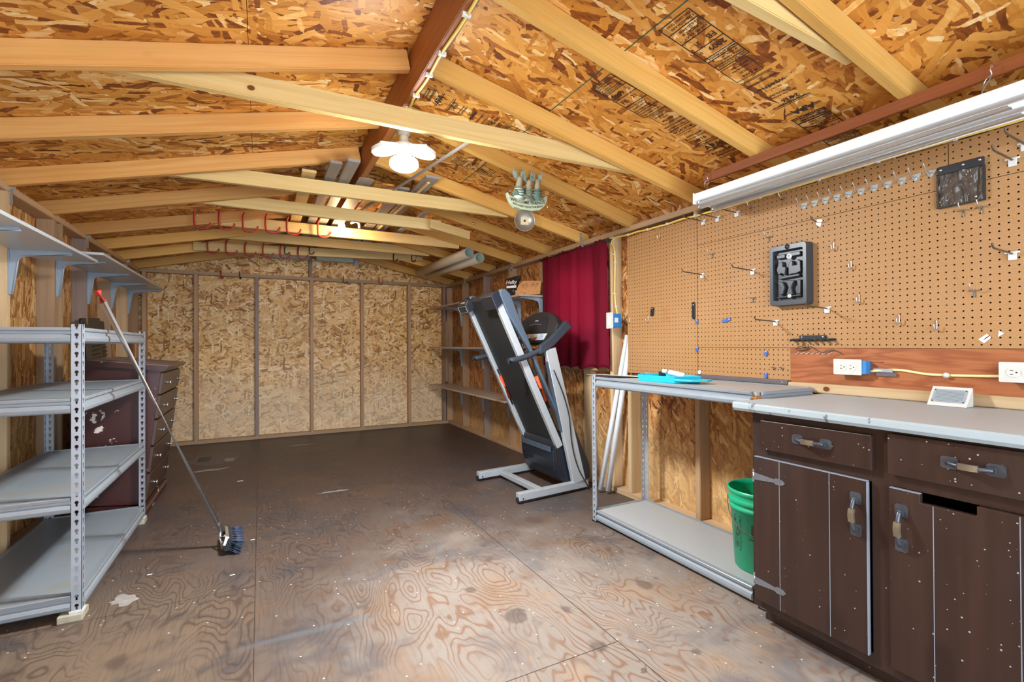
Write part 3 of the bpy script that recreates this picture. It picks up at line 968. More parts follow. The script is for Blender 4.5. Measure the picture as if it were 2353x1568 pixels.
def postmesh(x, y, z0, z1, sx, sy):
    """angle-iron post: corner at (x, y), one leg running sx along x, the other sy along y"""
    bm = B(); uv = bm.loops.layers.uv.verify()
    t = .0018
    def plate(p, a, d, th):
        # p corner, a along (unit), width POSTW, thickness vector
        for off in (V((0, 0, 0)), th):
            q = [p + off, p + off + a * POSTW, p + off + a * POSTW + V((0, 0, z1 - z0)), p + off + V((0, 0, z1 - z0))]
            f = bm.faces.new([bm.verts.new(c) for c in q])
            for l, (u_, v_) in zip(f.loops, ((-POSTW / 2, 0), (POSTW / 2, 0), (POSTW / 2, z1 - z0), (-POSTW / 2, z1 - z0))): l[uv].uv = (u_, v_)
        e = [(p, p + V((0, 0, z1 - z0))), (p + a * POSTW, p + a * POSTW + V((0, 0, z1 - z0)))]
        for s_, e_ in e:
            f = bm.faces.new([bm.verts.new(c) for c in (s_, s_ + th, e_ + th, e_)])
            for l in f.loops: l[uv].uv = (.2, .2)
    c = V((x, y, z0))
    plate(c, V((sx, 0, 0)), 1, V((0, sy * t, 0)))
    plate(c, V((0, sy, 0)), 1, V((sx * t, 0, 0)))
    return bm


def beamprism(bm, p0, p1, out, h=.062):
    """shelf beam: rolled profile with a lip, a recess and a bulged lower flange, 'out' points outwards"""
    p0, p1, out = V(p0), V(p1), V(out)
    prof = [(0, 0), (.006, 0), (.013, .006), (.015, .018), (.012, .030), (.003, .036), (.003, .046), (.011, .050), (.012, h - .002), (.010, h), (-.012, h), (-.012, h - .003), (0, h - .003)]
    prism(bm, prof, p0, out, (0, 0, 1), p1 - p0)
    return bm


def rack(name, label, cat, X0, X1, Y0, Y1, levels, ztop, zfoot, matshelf, capmat='white', group=None, yin=0.0):
    r = empty(name, ((X0 + X1) / 2, (Y0 + Y1) / 2, 0), label, cat, group)
    for x, sx in ((X0, 1), (X1, -1)):
        for y, sy in ((Y0 - yin, 1), (Y1, -1)):
            p = mk('post', postmesh(x, y, zfoot, ztop if sy < 0 or not yin else .8385, sx, sy), M['post'], r, uv=False)
            mk('foot_cap', box(B(), x - .004 * sx, x + .04 * sx, y - .004 * sy, y + .04 * sy, zfoot - .004, zfoot + .004), M[capmat], p)
    for z in levels:
        e = .0025
        for (a, b, o) in (((X0 + .037, Y0 + .012, z), (X1 - .037, Y0 + .012, z), (0, -1, 0)), ((X0 + .037, Y1 - .012, z), (X1 - .037, Y1 - .012, z), (0, 1, 0)),
                          ((X0 + .012, Y0 + .037, z), (X0 + .012, Y1 - .037, z), (-1, 0, 0)), ((X1 - .012, Y0 + .037, z), (X1 - .012, Y1 - .037, z), (1, 0, 0))):
            mk('shelf_beam', beamprism(B(), a, b, o), M['beam'], r)
        mk('shelf_board', box(B(), X0 + .018, X1 - .018, Y0 + .018, Y1 - .018, z + .045, z + .0585), matshelf, r)
    return r


rackL = rack('shelving_unit', 'tall grey boltless steel shelving unit with slotted posts against the left wall', 'shelving unit', .125, .600, 2.575, 3.815, (.040, .435, .840, 1.128), 1.203, .034, M['shelfgrey'])
# the blocks it stands on
for x, y, lb in ((.575, 2.60, 'dirty pale wood block under the front post of the grey shelving unit by the broom'), (.15, 2.60, 'wood block under the wall-side front post of the grey shelving unit'),
                 (.575, 3.79, 'wood block under the rear post of the shelving unit next to the maroon dresser'), (.15, 3.79, 'wood block under the wall-side rear post of the grey shelving unit')):
    bm = B(); box(bm, x - .05, x + .03, y - .04, y + .045, 0, .029)
    tag(mk('wood_block', bm, M['blockwood'], bevel=.003), lb, 'wood block', 'blocks under the grey shelving unit')


def bracketmesh(y, zt, reach, drop, xw, s=1, w_=.026, r=.03):
    """pressed steel shelf bracket: two tapering arms with a rounded inner corner; s = direction of the shelf from the wall"""
    bm = B(); e = .0035
    # web seen from the side, in the plane y
    n = 8
    out = [(0, 0), (reach, 0), (reach, -.010)]
    ia, ib = .030, .034
    for k in range(n + 1):
        t = k / n * math.pi / 2
        out.append((ib + r - r * math.sin(t), -ia - r + r * math.cos(t)))
    out += [(.012, -drop), (0, -drop)]
    prism(bm, out, (xw, y - e / 2, zt), (s, 0, 0), (0, 0, 1), (0, e, 0))
    # flanges: along the wall, beneath the board, and the curled inner rib
    box(bm, xw, xw + s * .003, y - w_ / 2, y + w_ / 2, zt - drop, zt)
    box(bm, xw, xw + s * reach, y - w_ / 2, y + w_ / 2, zt - .003, zt)
    pts = [(xw + s * a, y, zt + b) for a, b in out[2:-1]]
    tube(bm, pts, .0045, 8)
    return bm


def wallshelf(name, label, x0, x1, y0, y1, zb, th, mat, brs, xw, s, reach, drop, cat='wall shelf', group=None, tilt=0.0):
    r = empty(name, ((x0 + x1) / 2, (y0 + y1) / 2, zb), label, cat, group)
    mk('shelf_board', box(B(), x0, x1, y0, y1, zb, zb + th), mat, r, bevel=.0015)
    for y in brs:
        b = mk('bracket', bracketmesh(y, zb - .0005, reach, drop, xw, s), M['bracket'], r)
    return r


wallshelf('wall_shelf', 'long white melamine wall shelf on grey brackets, nearest on the left wall', .095, .372, 2.0, 3.78, 1.620, .016, M['shelfwhite'], (2.80, 3.435), XL + .001, 1, .25, .235)
wallshelf('wall_shelf', 'white melamine wall shelf further back on the left wall, running towards the back wall', .095, .394, 3.80, 5.99, 1.672, .016, M['shelfwhite'], (4.10, 4.725, 5.37, 5.98), XL + .001, 1, .25, .24)

# ---------------------------------------------------------------- dresser, leaning back on the wall plate
TL = math.radians(6.5)
dr = empty('dresser', (.575, 4.22, 0.0), 'chipped maroon chest of drawers with brown drawer fronts, behind the grey shelving unit', 'dresser', rot=(0, TL, 0))
DX, DY0, DY1 = .575, 3.875, 4.66


def L_(bm):
    """upright dresser drawn at x<=0 from its front, tipped with its root"""
    return bm


def dpart(name, bm, mat, parent=dr, **k):
    o = mk(name, bm, mat, parent, world=False, **k); return o


y0, y1 = DY0 - 4.22, DY1 - 4.22
HB = .955
bm = B(); box(bm, -.395, -.012, y0, y1, .09, HB)
body = dpart('body', bm, M['maroon'], bevel=.002)
bm = B(); prism(bm, [(-.40, 0), (.008, 0), (.012, .01), (.012, .045), (.0, .055), (.0, .085), (-.40, .085)], (0, y0 - .012, .0), (1, 0, 0), (0, 0, 1), (0, y1 - y0 + .024, 0))
dpart('base', bm, M['maroon'])
bm = B()
prism(bm, [(-.405, 0), (.0, 0), (.012, .006), (.024, .020), (.030, .026), (.030, .034), (-.405, .034)], (0, y0 - .028, HB), (1, 0, 0), (0, 0, 1), (0, y1 - y0 + .056, 0), 0)
dpart('top', bm, M['maroon'])
dpart('top_veneer', box(B(), -.405, .029, y0 - .027, y1 + .027, HB + .0342, HB + .0375), M['dresser_top'], dr, label='worn grey-brown top surface with a lifting edge')
zs = [.105, .285, .46, .635, .795, .945]
for i in range(5):
    bm = B(); box(bm, -.35, .004, y0 + .018, y1 - .018, zs[i] + .006, zs[i + 1] - .006)
    d = dpart('drawer', bm, M['dresser_front'], bevel=.003)
    for yy in (y0 + .17, y1 - .17):
        bm = B(); zc = (zs[i] + zs[i + 1]) / 2
        lathe(bm, (.004, yy, zc), [(0, .0), (.010, 0), (.006, .008), (.008, .016), (.014, .021), (.012, .026), (0, .028)], (1, 0, 0), 14)
        dpart('knob', bm, M['steel'], d)

# louvred black panels and boards behind the dresser
for k, (yy, xx, h_, lab) in enumerate(((4.90, .150, 1.335, 'black louvred plastic panel leaning on the left wall studs, nearer of two'), (5.16, .125, 1.325, 'black louvred plastic panel leaning on the left wall behind the nearer one'))):
    r = empty('louvred_panel', (xx, yy, 0), lab, 'plastic panel', 'black panels behind the dresser', rot=(math.radians(3 - 2 * k), math.radians(-3), 0))
    bm = B(); wd = .46 if k == 0 else .30
    prism(bm, rrect(wd, .44, .02, 3, 0, h_ - .22), (-.01, 0, 0), (0, 1, 0), (0, 0, 1), (.018, 0, 0))
    box(bm, -.01, .008, -wd / 2, wd / 2, 0.0, h_ - .43); box(bm, .008, .016, -wd / 2 + .02, -wd / 2 + .05, .2, h_ - .03)
    pn = mk('panel', bm, M['black'], r, world=False, bevel=.003)
    bm = B()
    for j in range(12):
        prism(bm, [(0, 0), (.012, .004), (0, .014)], (.008, -.04, h_ - .10 - j * .032), (1, 0, 0), (0, 0, 1), (0, .20, 0))
    mk('louvres', bm, M['black'], pn, world=False)
bd = board('plywood_offcut', (.115, 6.20, .05), (.115, 6.20, 1.255), .10, .012, M['orangeboard'], up=(1, 0, 0), label='narrow orange-brown plywood offcut standing in the back left corner', cat='board')

# ---------------------------------------------------------------- push broom leaning on the shelving unit
foot = V((1.060, 3.112, .085)); tip = at(223, 668, Y=2.925)
br = empty('push_broom', (1.08, 3.08, 0), 'push broom with an aluminium handle and dark blue bristles leaning on the grey shelving unit', 'broom')
d = (tip - foot).normalized()
hd = mk('handle', tube(B(), [foot, tip - d * .05], .0142, 20), M['alu'], br)
bm = B(); tube(bm, [tip - d * .058, tip - d * .006, tip], [.0165, .0162, .0145], 20)
mk('grip_cap', bm, M['red'], br, label='red end cap')
# head: long axis about along y, tipped on its side
hx = (at(528, 1283, Z=.0) - at(520, 1210, Z=.0)); hx.z = 0; hx.normalize()
side = V((hx.y, -hx.x, 0)) * -1
if side.x < 0: side = -side
cc = V((1.075, 3.10, .058))
nrm = (side * .93 + V((0, 0, -.36))).normalized()      # the bristles' direction
upx = hx.cross(nrm).normalized()
if upx.z < 0: upx = -upx
bm = B(); obox(bm, cc + nrm * .010, hx * .125, upx * .030, nrm * .012)
bmesh.ops.bevel(bm, geom=list(bm.edges), offset=.004, segments=2, affect='EDGES')
mk('brush_block', bm, M['tm_navy'], br)
bm = B()
R = random.Random(3)
for i in range(30):
    for j in range(6):
        for q in range(2):
            a = (i + .5) / 30 * 2 - 1; b = (j + .5) / 6 * 2 - 1
            s0 = cc + hx * (a * .12) + upx * (b * .027) + nrm * .020
            e0 = s0 + nrm * (.060 + R.uniform(-.004, .004)) + hx * (a * .016 + R.uniform(-.007, .007)) + upx * (b * .012 + R.uniform(-.006, .006))
            if e0.z < .003: e0.z = .003
            tube(bm, [s0, (s0 + e0) / 2 + upx * R.uniform(-.002, .002), e0], [.0028, .0024, .0012], 4)
mk('bristles', bm, M['brush'], br)
bm = B()
c2 = cc - nrm * .004
ring = [hx * a * .118 + upx * b for a, b in ((-1, 0), (-.75, .030), (.75, .030), (1, 0), (.75, -.030), (-.75, -.030), (-1, 0))]
for k in range(len(ring) - 1):
    a_, b_ = c2 + ring[k], c2 + ring[k + 1]
    dd = (b_ - a_); obox(bm, (a_ + b_) / 2, dd * .5, nrm * .008, nrm.cross(dd.normalized()) * .0035)
tube(bm, [c2 + hx * .05 + upx * .028, c2 - nrm * .022 + hx * .01, foot + d * .02], .006, 10)
tube(bm, [c2 + hx * .05 - upx * .028, c2 - nrm * .022 + hx * .01, foot + d * .02], .006, 10)
tube(bm, [foot - d * .012, foot + d * .06], [.0145, .0145], 18)
mk('head_bracket', bm, M['steel'], br)

# ================================================================ overhead
def ypl(side, k): return (LRAF if side == 'L' else RRAF)[k]


# collar ties, nailed to the far faces of the rafters: lower edge through two photograph points, y of the near face at each end
def tie(pl, pr_, yl, yr, xl_, xr_, label):
    a, b = at(*pl, Y=yl), at(*pr_, Y=yr)
    d = (b - a) / (b.x - a.x)
    a, b = a + d * (xl_ - a.x), a + d * (xr_ - a.x)
    a.y += .0195; b.y += .0195
    return board('collar_tie', a, b, .038, .089, M['tie'], label=label, cat='collar tie', group='collar ties under the rafters')


t0 = tie((1850, 72), (1990, 150), .93, .93, .60, 3.08, 'pale collar tie beside the nearest rafter at the top right corner')
t1 = tie((240, 155), (1400, 385), 2.205, 2.09, .54, 3.10, 'broad pale collar tie crossing in front of the bright three-panel lamp')
t2 = tie((390, 402), (1150, 497), 3.40, 3.295, .70, 2.93, 'pale collar tie just behind the bright three-panel lamp')
t3 = tie((420, 461), (985, 528), 4.03, 3.79, .70, 2.56, 'collar tie in front of the glowing bulb')
t4 = tie((450, 512), (1000, 566), 4.69, 4.45, .70, 2.97, 'orange-lit collar tie with the larger red hooks, behind the glowing bulb')
t5 = tie((500, 546), (970, 587), 5.31, 5.12, .84, 2.89, 'bare collar tie between the two rows of red hooks')
t6 = tie((440, 575), (970, 600), 5.78, 5.70, .655, 3.00, 'cracked collar tie with the smaller red hooks, nearest the back wall')
sc_ = board('timber_scab', at(987, 524, Y=3.70) , at(1078, 551, Y=3.80), .020, .070, M['tie'], label='short offcut of pine nailed over the end of the collar tie by the glowing bulb', cat='board')

# boards stored on the ties above
z0 = 2.2015
for x, ys, wd, mt, lb in ((1.525, 3.29, .085, 'tie', 'short light pine board stored over the ties, leftmost under the roof'), (1.655, 3.06, .070, 'oldboard', 'grey weathered board stored left of the ridge, left one of a close pair'),
                          (1.745, 2.98, .075, 'oldboard', 'grey weathered board stored left of the ridge, right one of a close pair'), (1.870, 3.25, .095, 'oldboard', 'grey board stored right under the ridge, beside the strand board offcut'),
                          (2.145, 3.36, .085, 'oldboard', 'grey board stored just right of the strand board offcut'), (2.255, 3.05, .095, 'oldboard', 'rightmost wide dark board stored under the right slope')):
    board('stored_board', (x, ys, z0), (x, 5.66, z0), wd, .0175 if not 1.8 < x < 1.95 else .004, M[mt], label=lb, cat='board', group='timber stored on the collar ties')
bm = B(); box(bm, 1.935, 2.075, 3.33, 4.30, z0 + .001, z0 + .013)
tag(mk('osb_offcut', bm, M['osb_roof']), 'square-ended offcut of strand board stored on the ties behind the lamp', 'board', 'timber stored on the collar ties')
board('wood_batten', at(1083, 325, Z=2.154), at(822, 492, Z=2.186), .016, .012, M['oldboard'], label='long thin dark batten lying slantwise from the lamp to the ridge', cat='batten')
board('wood_batten', at(985, 422, Z=2.178), at(862, 535, Z=2.186), .018, .012, M['tie'], label='thin orange batten lying on the ties beside the grey metal channel', cat='batten')
board('metal_channel', at(980, 490, Z=2.181), at(880, 560, Z=2.186), .05, .010, M['bracket'], label='pale grey metal channel lying on the far ties', cat='metal channel')
# boxy offcuts above the back wall
for px0, px1, py, lb in ((617, 711, 586, 'left one of two pale green metal trays laid over the back wall'), (727, 812, 594, 'right one of two pale green metal trays laid over the back wall')):
    a, b = at(px0, py, Y=6.36), at(px1, py, Y=6.36)
    bm = B(); box(bm, a.x, b.x, 6.34, 6.46, a.z - .02, a.z + .035)
    tag(mk('metal_tray', bm, plain('pale_green_metal', (.42, .50, .42), .4, .2), bevel=.004), lb, 'metal tray', 'green trays over the back wall')
x = at(820, 600, Y=6.40).x
board('grey_upright', (x, 6.44, 2.13), (x, 6.44, 2.28), .05, .03, M['bracket'], up=(0, 1, 0), label='short pale grey metal upright above the back wall', cat='bracket')


# ---------------------------------------------------------------- storage hooks
def hookpts(s, h, w_):
    """vinyl hook: hangs from its top, bows left, cups to the right (plane x-z)"""
    P = [(.02, 0), (.004, -.05), (-.03, -.18), (-.048, -.42), (-.042, -.70), (0, -.93), (.2, -1.0), (.36, -.93), (.46, -.78), (.47, -.66)]
    return [(a * w_ * 2 + .0, b * h) for a, b in P]


def mkhook(name, c, h, w_, r, mat, label, group, yaw=0.0):
    root = empty(name, c, label, 'hook', group)
    pts = []
    for a, b in hookpts(1, h, w_):
        pts.append((a * math.cos(yaw), a * math.sin(yaw) - .004, b))
    bm = B(); tube(bm, smoothpath(pts, 4), r, 8)
    o = mk('hook_body', bm, mat, root, world=False)
    bm = B(); tube(bm, [(pts[0][0], pts[0][1], pts[0][2] - .002), (pts[0][0] + .004, .02, .004)], r * .7, 8)
    mk('screw', bm, M['steel'], root, world=False)
    return root


G1, G2 = 'large red storage hooks on the orange-lit tie', 'small red storage hooks on the cracked tie'
W = ['first', 'second', 'third', 'fourth', 'fifth', 'sixth']
first = None
for k, (px, py) in enumerate(((449, 478), (506, 481), (561, 488), (613, 491), (662, 496), (733, 503))):
    p = at(px, py, Y=4.535)
    lb = W[k] + ' large red hook from the left on the orange-lit collar tie'
    if first is None: first = mkhook('storage_hook', (p.x, 4.55, p.z), .155, .105, .0080, M['redhook'], lb, G1)
    else: dup(first, loc=(p.x, 4.55, p.z), label=lb, group=G1)
first = None
for k, (px, py) in enumerate(((479, 548), (521, 552), (565, 556), (606, 559), (646, 562), (687, 564))):
    p = at(px, py, Y=5.695)
    lb = W[k] + ' small red hook from the left on the cracked tie nearest the back wall'
    if first is None: first = mkhook('storage_hook', (p.x, 5.70, p.z), .145, .095, .0072, M['redhook'], lb, G2)
    else: dup(first, loc=(p.x, 5.70, p.z), label=lb, group=G2)
G3 = 'black hooks on the ties'
for k, (px, py, yy, sgn, lb) in enumerate(((870, 530, 4.545, 1, 'black hook on the orange-lit tie right of the glowing bulb'), (655, 566, 5.69, 1, 'black hook on the cracked tie among the small red hooks'),
                                      (712, 566, 5.69, 1, 'black hook on the cracked tie just right of the last small red hook'), (905, 583, 5.69, 1, 'black hook near the right end of the cracked tie, left one of two'),
                                      (947, 585, 5.69, 1, 'black hook near the right end of the cracked tie, right one of two'))):
    p = at(px, py, Y=yy)
    mkhook('screw_hook', (p.x, yy + .01, p.z), .085, .045, .006, M['blackhook'], lb, G3)
G4 = 'hooks on the top plate of the back wall'
for k, (px, py, lb) in enumerate(((508, 624, 'dark red hook on the top plate of the back wall, far left'), (551, 624, 'black hook on the top plate of the back wall, second from the left'),
                              (789, 636, 'dark hook on the top plate of the back wall, third from the left'), (871, 638, 'dark hook on the top plate of the back wall, rightmost'))):
    p = at(px, py, Y=6.49)
    mkhook('screw_hook', (p.x, 6.488, p.z), .085, .05, .006, M['redhook'] if k in (0, 3) else M['blackhook'], lb, G4, yaw=1.3 if k < 2 else 0)

# ---------------------------------------------------------------- three-panel lamp
lamp = empty('garage_lamp', (1.868, 2.32, 2.00), 'bright white LED garage lamp with three petal panels under the ridge', 'lamp')
cx, cy = 1.868, 2.32
bm = B(); lathe(bm, (cx, cy, 2.125), [(0, .081), (.055, .081), (.058, .060), (.055, .045), (.030, .040), (.028, .0), (0, 0)], n=28)
mk('lampholder', bm, M['white'], lamp)
bm = B(); lathe(bm, (cx, cy, 2.058), [(0, .068), (.016, .068), (.022, .060), (.024, .030), (.050, .022), (.056, .010), (.054, -.012), (.030, -.022), (0, -.024)], n=30)
mk('lamp_body', bm, M['white'], lamp)
for k, a in enumerate((75, 193, 317)):
    an = math.radians(a)
    dx = V((math.cos(an), math.sin(an), 0)); tilt = math.radians(-16 if k == 0 else -9)
    ax = (dx * math.cos(tilt) + V((0, 0, math.sin(tilt)))).normalized(); sy = V((-dx.y, dx.x, 0)); nz = ax.cross(sy).normalized()
    c = V((cx, cy, 2.045)) + ax * .098
    out = []
    for i in range(40):
        t = 2 * math.pi * i / 40
        out.append((.062 * math.cos(t), .072 * math.sin(t)))
    bm = B(); prism(bm, out, c - nz * .002, ax, sy, nz * .016)
    fins = bm
    for j in range(-3, 4): obox(fins, c + nz * .018 + sy * (j * .016), ax * .045, sy * .0012, nz * .006)
    obox(fins, c - ax * .066, ax * .014, sy * .016, nz * .008)
    pn = mk('lamp_panel', bm, M['whitemetal'], lamp)
    bm = B(); prism(bm, [(u * .92, v * .92) for u, v in out], c - nz * .009, ax, sy, nz * .0065)
    mk('diffuser', bm, M['led'], pn)
    L = bpy.data.lights.new('lamp_light', 'AREA'); L.shape = 'DISK'; L.size = .13; L.energy = LED_W / 3; L.color = (.93, .97, 1.0)
    lo = bpy.data.objects.new('lamp_light', L); link(lo)
    lo.matrix_world = Matrix((ax, nz.cross(ax), nz)).transposed().to_4x4()
    lo.location = c - nz * .013
L = bpy.data.lights.new('lamp_glow', 'POINT'); L.energy = LED_SIDE; L.color = (.93, .97, 1.0); L.shadow_soft_size = .10
lo = bpy.data.objects.new('lamp_glow', L); link(lo); lo.location = (cx, cy, 1.93)
# its cable on the ridge board
pts = [(1.852, 1.2, 2.200), (1.857, 1.5, 2.199), (1.851, 1.72, 2.199), (1.857, 1.92, 2.198), (1.851, 2.08, 2.200), (1.857, 2.16, 2.199), (1.849, 2.25, 2.2)]
P = smoothpath([(1.854, -.5, 2.200), (1.85, .4, 2.200)] + pts, 5)
cab = tag(mk('yellow_cable', tube(B(), P, .0062, 8), M['yellow'], smooth=True), 'yellow cable stapled along the underside of the ridge board', 'cable')
for y in (.9, 1.48, 1.72, 1.88, 2.06, 2.19): mk('cable_staple', box(B(), 1.838, 1.868, y - .006, y + .006, 2.191, 2.2055), M['white'], cab, bevel=.001)


# ---------------------------------------------------------------- bare bulb
b0 = at(785, 522, Y=4.42)
bulb = empty('light_bulb', (b0.x, 4.42, b0.z), 'glowing warm bare bulb in a white holder between two collar ties', 'lamp')
bm = B(); lathe(bm, (b0.x, 4.42, b0.z), [(0, -.036), (.014, -.034), (.025, -.024), (.031, -.006), (.030, .010), (.022, .030), (.015, .045), (.013, .052)], n=24)
mk('glass_globe', bm, M['bulb'], bulb)
bm = B(); lathe(bm, (b0.x, 4.42, b0.z), [(.0135, .040), (.022, .042), (.024, .066), (.050, .070), (.052, .082), (0, .083)], n=24)
mk('bulb_holder', bm, M['white'], bulb)
bm = B(); box(bm, b0.x - .045, b0.x + .045, 4.36, 4.60, b0.z + .0832, b0.z + .0930)
mk('mounting_board', bm, M['oldboard'], bulb)
L = bpy.data.lights.new('bulb_light', 'POINT'); L.energy = BULB_W; L.color = (1.0, .66, .36); L.shadow_soft_size = .035
lo = bpy.data.objects.new('bulb_light', L); link(lo); lo.location = (b0.x, 4.42, b0.z - .075)
bm = B(); tube(bm, smoothpath([(b0.x + .10, 4.55, b0.z + .075), (b0.x + .13, 4.5, b0.z + .08), (b0.x + .155, 4.48, b0.z + .065), (b0.x + .16, 4.48, b0.z + .02)], 5), .012, 8)
tag(mk('white_pipe_bend', bm, M['pvcwhite'], smooth=True), 'short bent piece of white pipe hanging right of the glowing bulb', 'pipe')

# ---------------------------------------------------------------- beige pipes under the rafters
def pipe(px, py, fx, fy, yn, yf, r, lb):
    a, b = at(px, py, Y=yn), at(fx, fy, Y=yf)
    d = (b - a).normalized()
    root = empty('beige_pipe', a, lb, 'pipe', 'beige pipes hung under the rafters')
    bm = B(); n = 36; u_, v_ = frame(d)
    rings = []
    for p, rr in ((a, r), (b, r), (b, r - .0045), (a, r - .0045)):
        rings.append([bm.verts.new(p + (u_ * math.cos(2 * math.pi * k / n) + v_ * math.sin(2 * math.pi * k / n)) * rr) for k in range(n)])
    for i in range(4):
        A, Q = rings[i], rings[(i + 1) % 4]
        for k in range(n):
            f = bm.faces.new((A[k], A[(k + 1) % n], Q[(k + 1) % n], Q[k])); f.smooth = (i % 2 == 0)
            f.material_index = 1 if i == 2 else 2 if i == 3 else 0
    mk('pipe_wall', bm, [M['pvc'], M['pvcin'], M['shelflight']], root)
    for q in range(4):
        p = a.lerp(b, .1 + q * .28); bm = B(); tube(bm, [p - v_ * (r + .003) * (1 if v_.z > 0 else -1), p - v_ * (r - .002) * (1 if v_.z > 0 else -1)], .004, 8)
        mk('screw', bm, M['steel'], root)
    return root


pipe(1078.1, 580.6, 963, 626.6, 4.35, 5.85, .0485, 'larger-looking upper beige plastic pipe under the right rafters')
pipe(1102.6, 592.2, 984, 634, 4.35, 5.85, .0485, 'lower beige plastic pipe under the right rafters, nearer the wall')

# ---------------------------------------------------------------- fluorescent shop light and the strip it hangs from
st = board('ceiling_strip', (3.335, 1.80, 1.957), (3.335, -.45, 1.957), .018, .044, M['redwood'], label='red-brown timber strip screwed under the rafters, above the fluorescent fixture', cat='timber strip')
fl = empty('fluorescent_fixture', (3.38, .65, 1.86), 'long white fluorescent shop light with two tubes above the pegboard', 'light fixture')
bm = B()
prism(bm, [(3.300, 1.869), (3.306, 1.866), (3.455, 1.866), (3.485, 1.848), (3.492, 1.853), (3.470, 1.905), (3.455, 1.912), (3.315, 1.912), (3.300, 1.905)], (0, 1.84, 0), (1, 0, 0), (0, 0, 1), (0, -2.44, 0))
hs = mk('reflector', bm, M['whitemetal'], fl, bevel=.0015)
for x in (3.327, 3.432):
    mk('fluorescent_tube', tube(B(), [(x, 1.815, 1.845), (x, -.57, 1.845)], .0200, 20), M['tubeglass'], fl)
    for ya, yb in ((1.832, 1.814), (-.565, -.585)):
        bm = B(); tube(bm, [(x, ya, 1.845), (x, yb, 1.845)], .0185, 16); box(bm, x - .012, x + .012, (ya + yb) / 2 - .006, (ya + yb) / 2 + .006, 1.832, 1.8655)
        mk('tube_holder', bm, M['white'], fl)
mk('end_cap', box(B(), 3.296, 3.49, 1.8405, 1.846, 1.852, 1.910), M['whitemetal'], fl, bevel=.001)
for y, lb in ((1.76, 'wire hook holding up the near-window end of the fluorescent fixture'), (.66, 'wire hook holding up the fluorescent fixture at the right edge')):
    bm = B(); tube(bm, smoothpath([(3.322, y, 1.985), (3.312, y, 1.99), (3.306, y, 1.975), (3.312, y, 1.96), (3.325, y + .01, 1.95), (3.34, y + .03, 1.93), (3.35, y + .04, 1.9125)], 5), .0022, 6)
    tube(bm, smoothpath([(3.312, y, 1.96), (3.30, y + .01, 1.945), (3.31, y + .02, 1.93), (3.33, y + .03, 1.935)], 5), .0016, 6)
    tag(mk('wire_hook', bm, M['steel'], smooth=True), lb, 'hook', 'wire hooks of the fluorescent fixture')

# ---------------------------------------------------------------- moose sign and tin lid
sg = empty('moose_sign', at(1210, 450, Y=2.560), 'small carved sign of three moose in a boat reading WELCOME FRIENDS, hung from a rafter', 'sign')
SC = at(1210, 450, Y=2.560); S_ = (at(1250, 450, Y=2.560) - at(1170, 450, Y=2.560)).length / 80.0
# drawn in photograph-sized units about (1210, 450), turned a little to face the room
ax = V((math.cos(.12), -math.sin(.12), 0)) * S_; az = V((0, 0, 1)) * S_; ay = V((math.sin(.12), math.cos(.12), 0)) * S_


def q(u, v, d=0.0): return SC + ax * u + az * v + ay * d


hull = [(-43, 2), (-38, -4), (-22, -9), (-5, -11), (10, -11), (24, -7), (36, -1), (43, 3), (42, -8), (36, -19), (26, -28), (8, -31), (-12, -30), (-27, -26), (-36, -17), (-41, -7)]
bm = B(); prism(bm, hull, q(0, 0, -6), ax, az, ay * 12)
hm = mk('boat_hull', bm, M['bone'], sg, bevel=.002)
bm = B()
addtext(bm, 'WELCOME FRIENDS', 8.4, lambda u, v: q(u, v - 18.5 + .0035 * u * u, -6.6), align='CENTER', bold=.12, space=.98)
addtext(bm, "BUT DON'T ROCK THE BOAT", 5.0, lambda u, v: q(u, v - 26 + .005 * u * u, -6.6), align='CENTER', bold=.10, space=.95)
mk('carved_lettering', bm, M['ink'], hm)
for k, (u0, v0, sc2) in enumerate(((-17, 0, 1.0), (3, -4, .85), (21, -1, .95))):
    bm = B()
    lathe(bm, q(u0, v0 - 10, 0), [(0, 0), (10.5 * S_ * sc2, 2 * S_), (12 * S_ * sc2, 9 * S_), (10.5 * S_ * sc2, 17 * S_), (8 * S_, 24 * S_), (5 * S_, 29 * S_), (0, 30 * S_)], n=18)
    md = mk('moose_body', bm, [M['striped'], M['moose'], M['verdigris']][k % 3], sg)
    bm = B()
    for j in range(4): tube(bm, smoothpath([q(u0 - 11.5 * sc2, v0 - 3 + j * 5, -2), q(u0 - 7 * sc2, v0 - 3 + j * 5, -9.5), q(u0, v0 - 4 + j * 5, -12.5 * sc2), q(u0 + 7 * sc2, v0 - 3 + j * 5, -9.5), q(u0 + 11.5 * sc2, v0 - 3 + j * 5, -2)], 3), 1.2 * S_, 6)
    mk('vest_stripes', bm, M['verdigris'], md)
    bm = B()
    hc = q(u0, v0 + 24, -5)
    lathe(bm, hc, [(0, -12 * S_), (5 * S_, -11 * S_), (7.2 * S_, -6 * S_), (5.6 * S_, 1 * S_), (6.0 * S_, 6 * S_), (4 * S_, 10 * S_), (0, 11 * S_)], axis=(0, -.35, .94), n=14)
    hd_ = mk('moose_head', bm, M['moose'], sg)
    bm = B()
    for s in (-1, 1):
        base = [(0, 0), (4, 3), (8, 9), (9, 17), (7, 24), (5.5, 18), (4.5, 23), (3, 16), (1.5, 19), (1, 11), (-1, 4)]
        prism(bm, [(a * .95, b * .95 * sc2) for a, b in base], q(u0 + s * 3, v0 + 29, -2), ax * s * 1.15, az, ay * 2.4)
    mk('antlers', bm, M['antler'], sg)
bm = B()
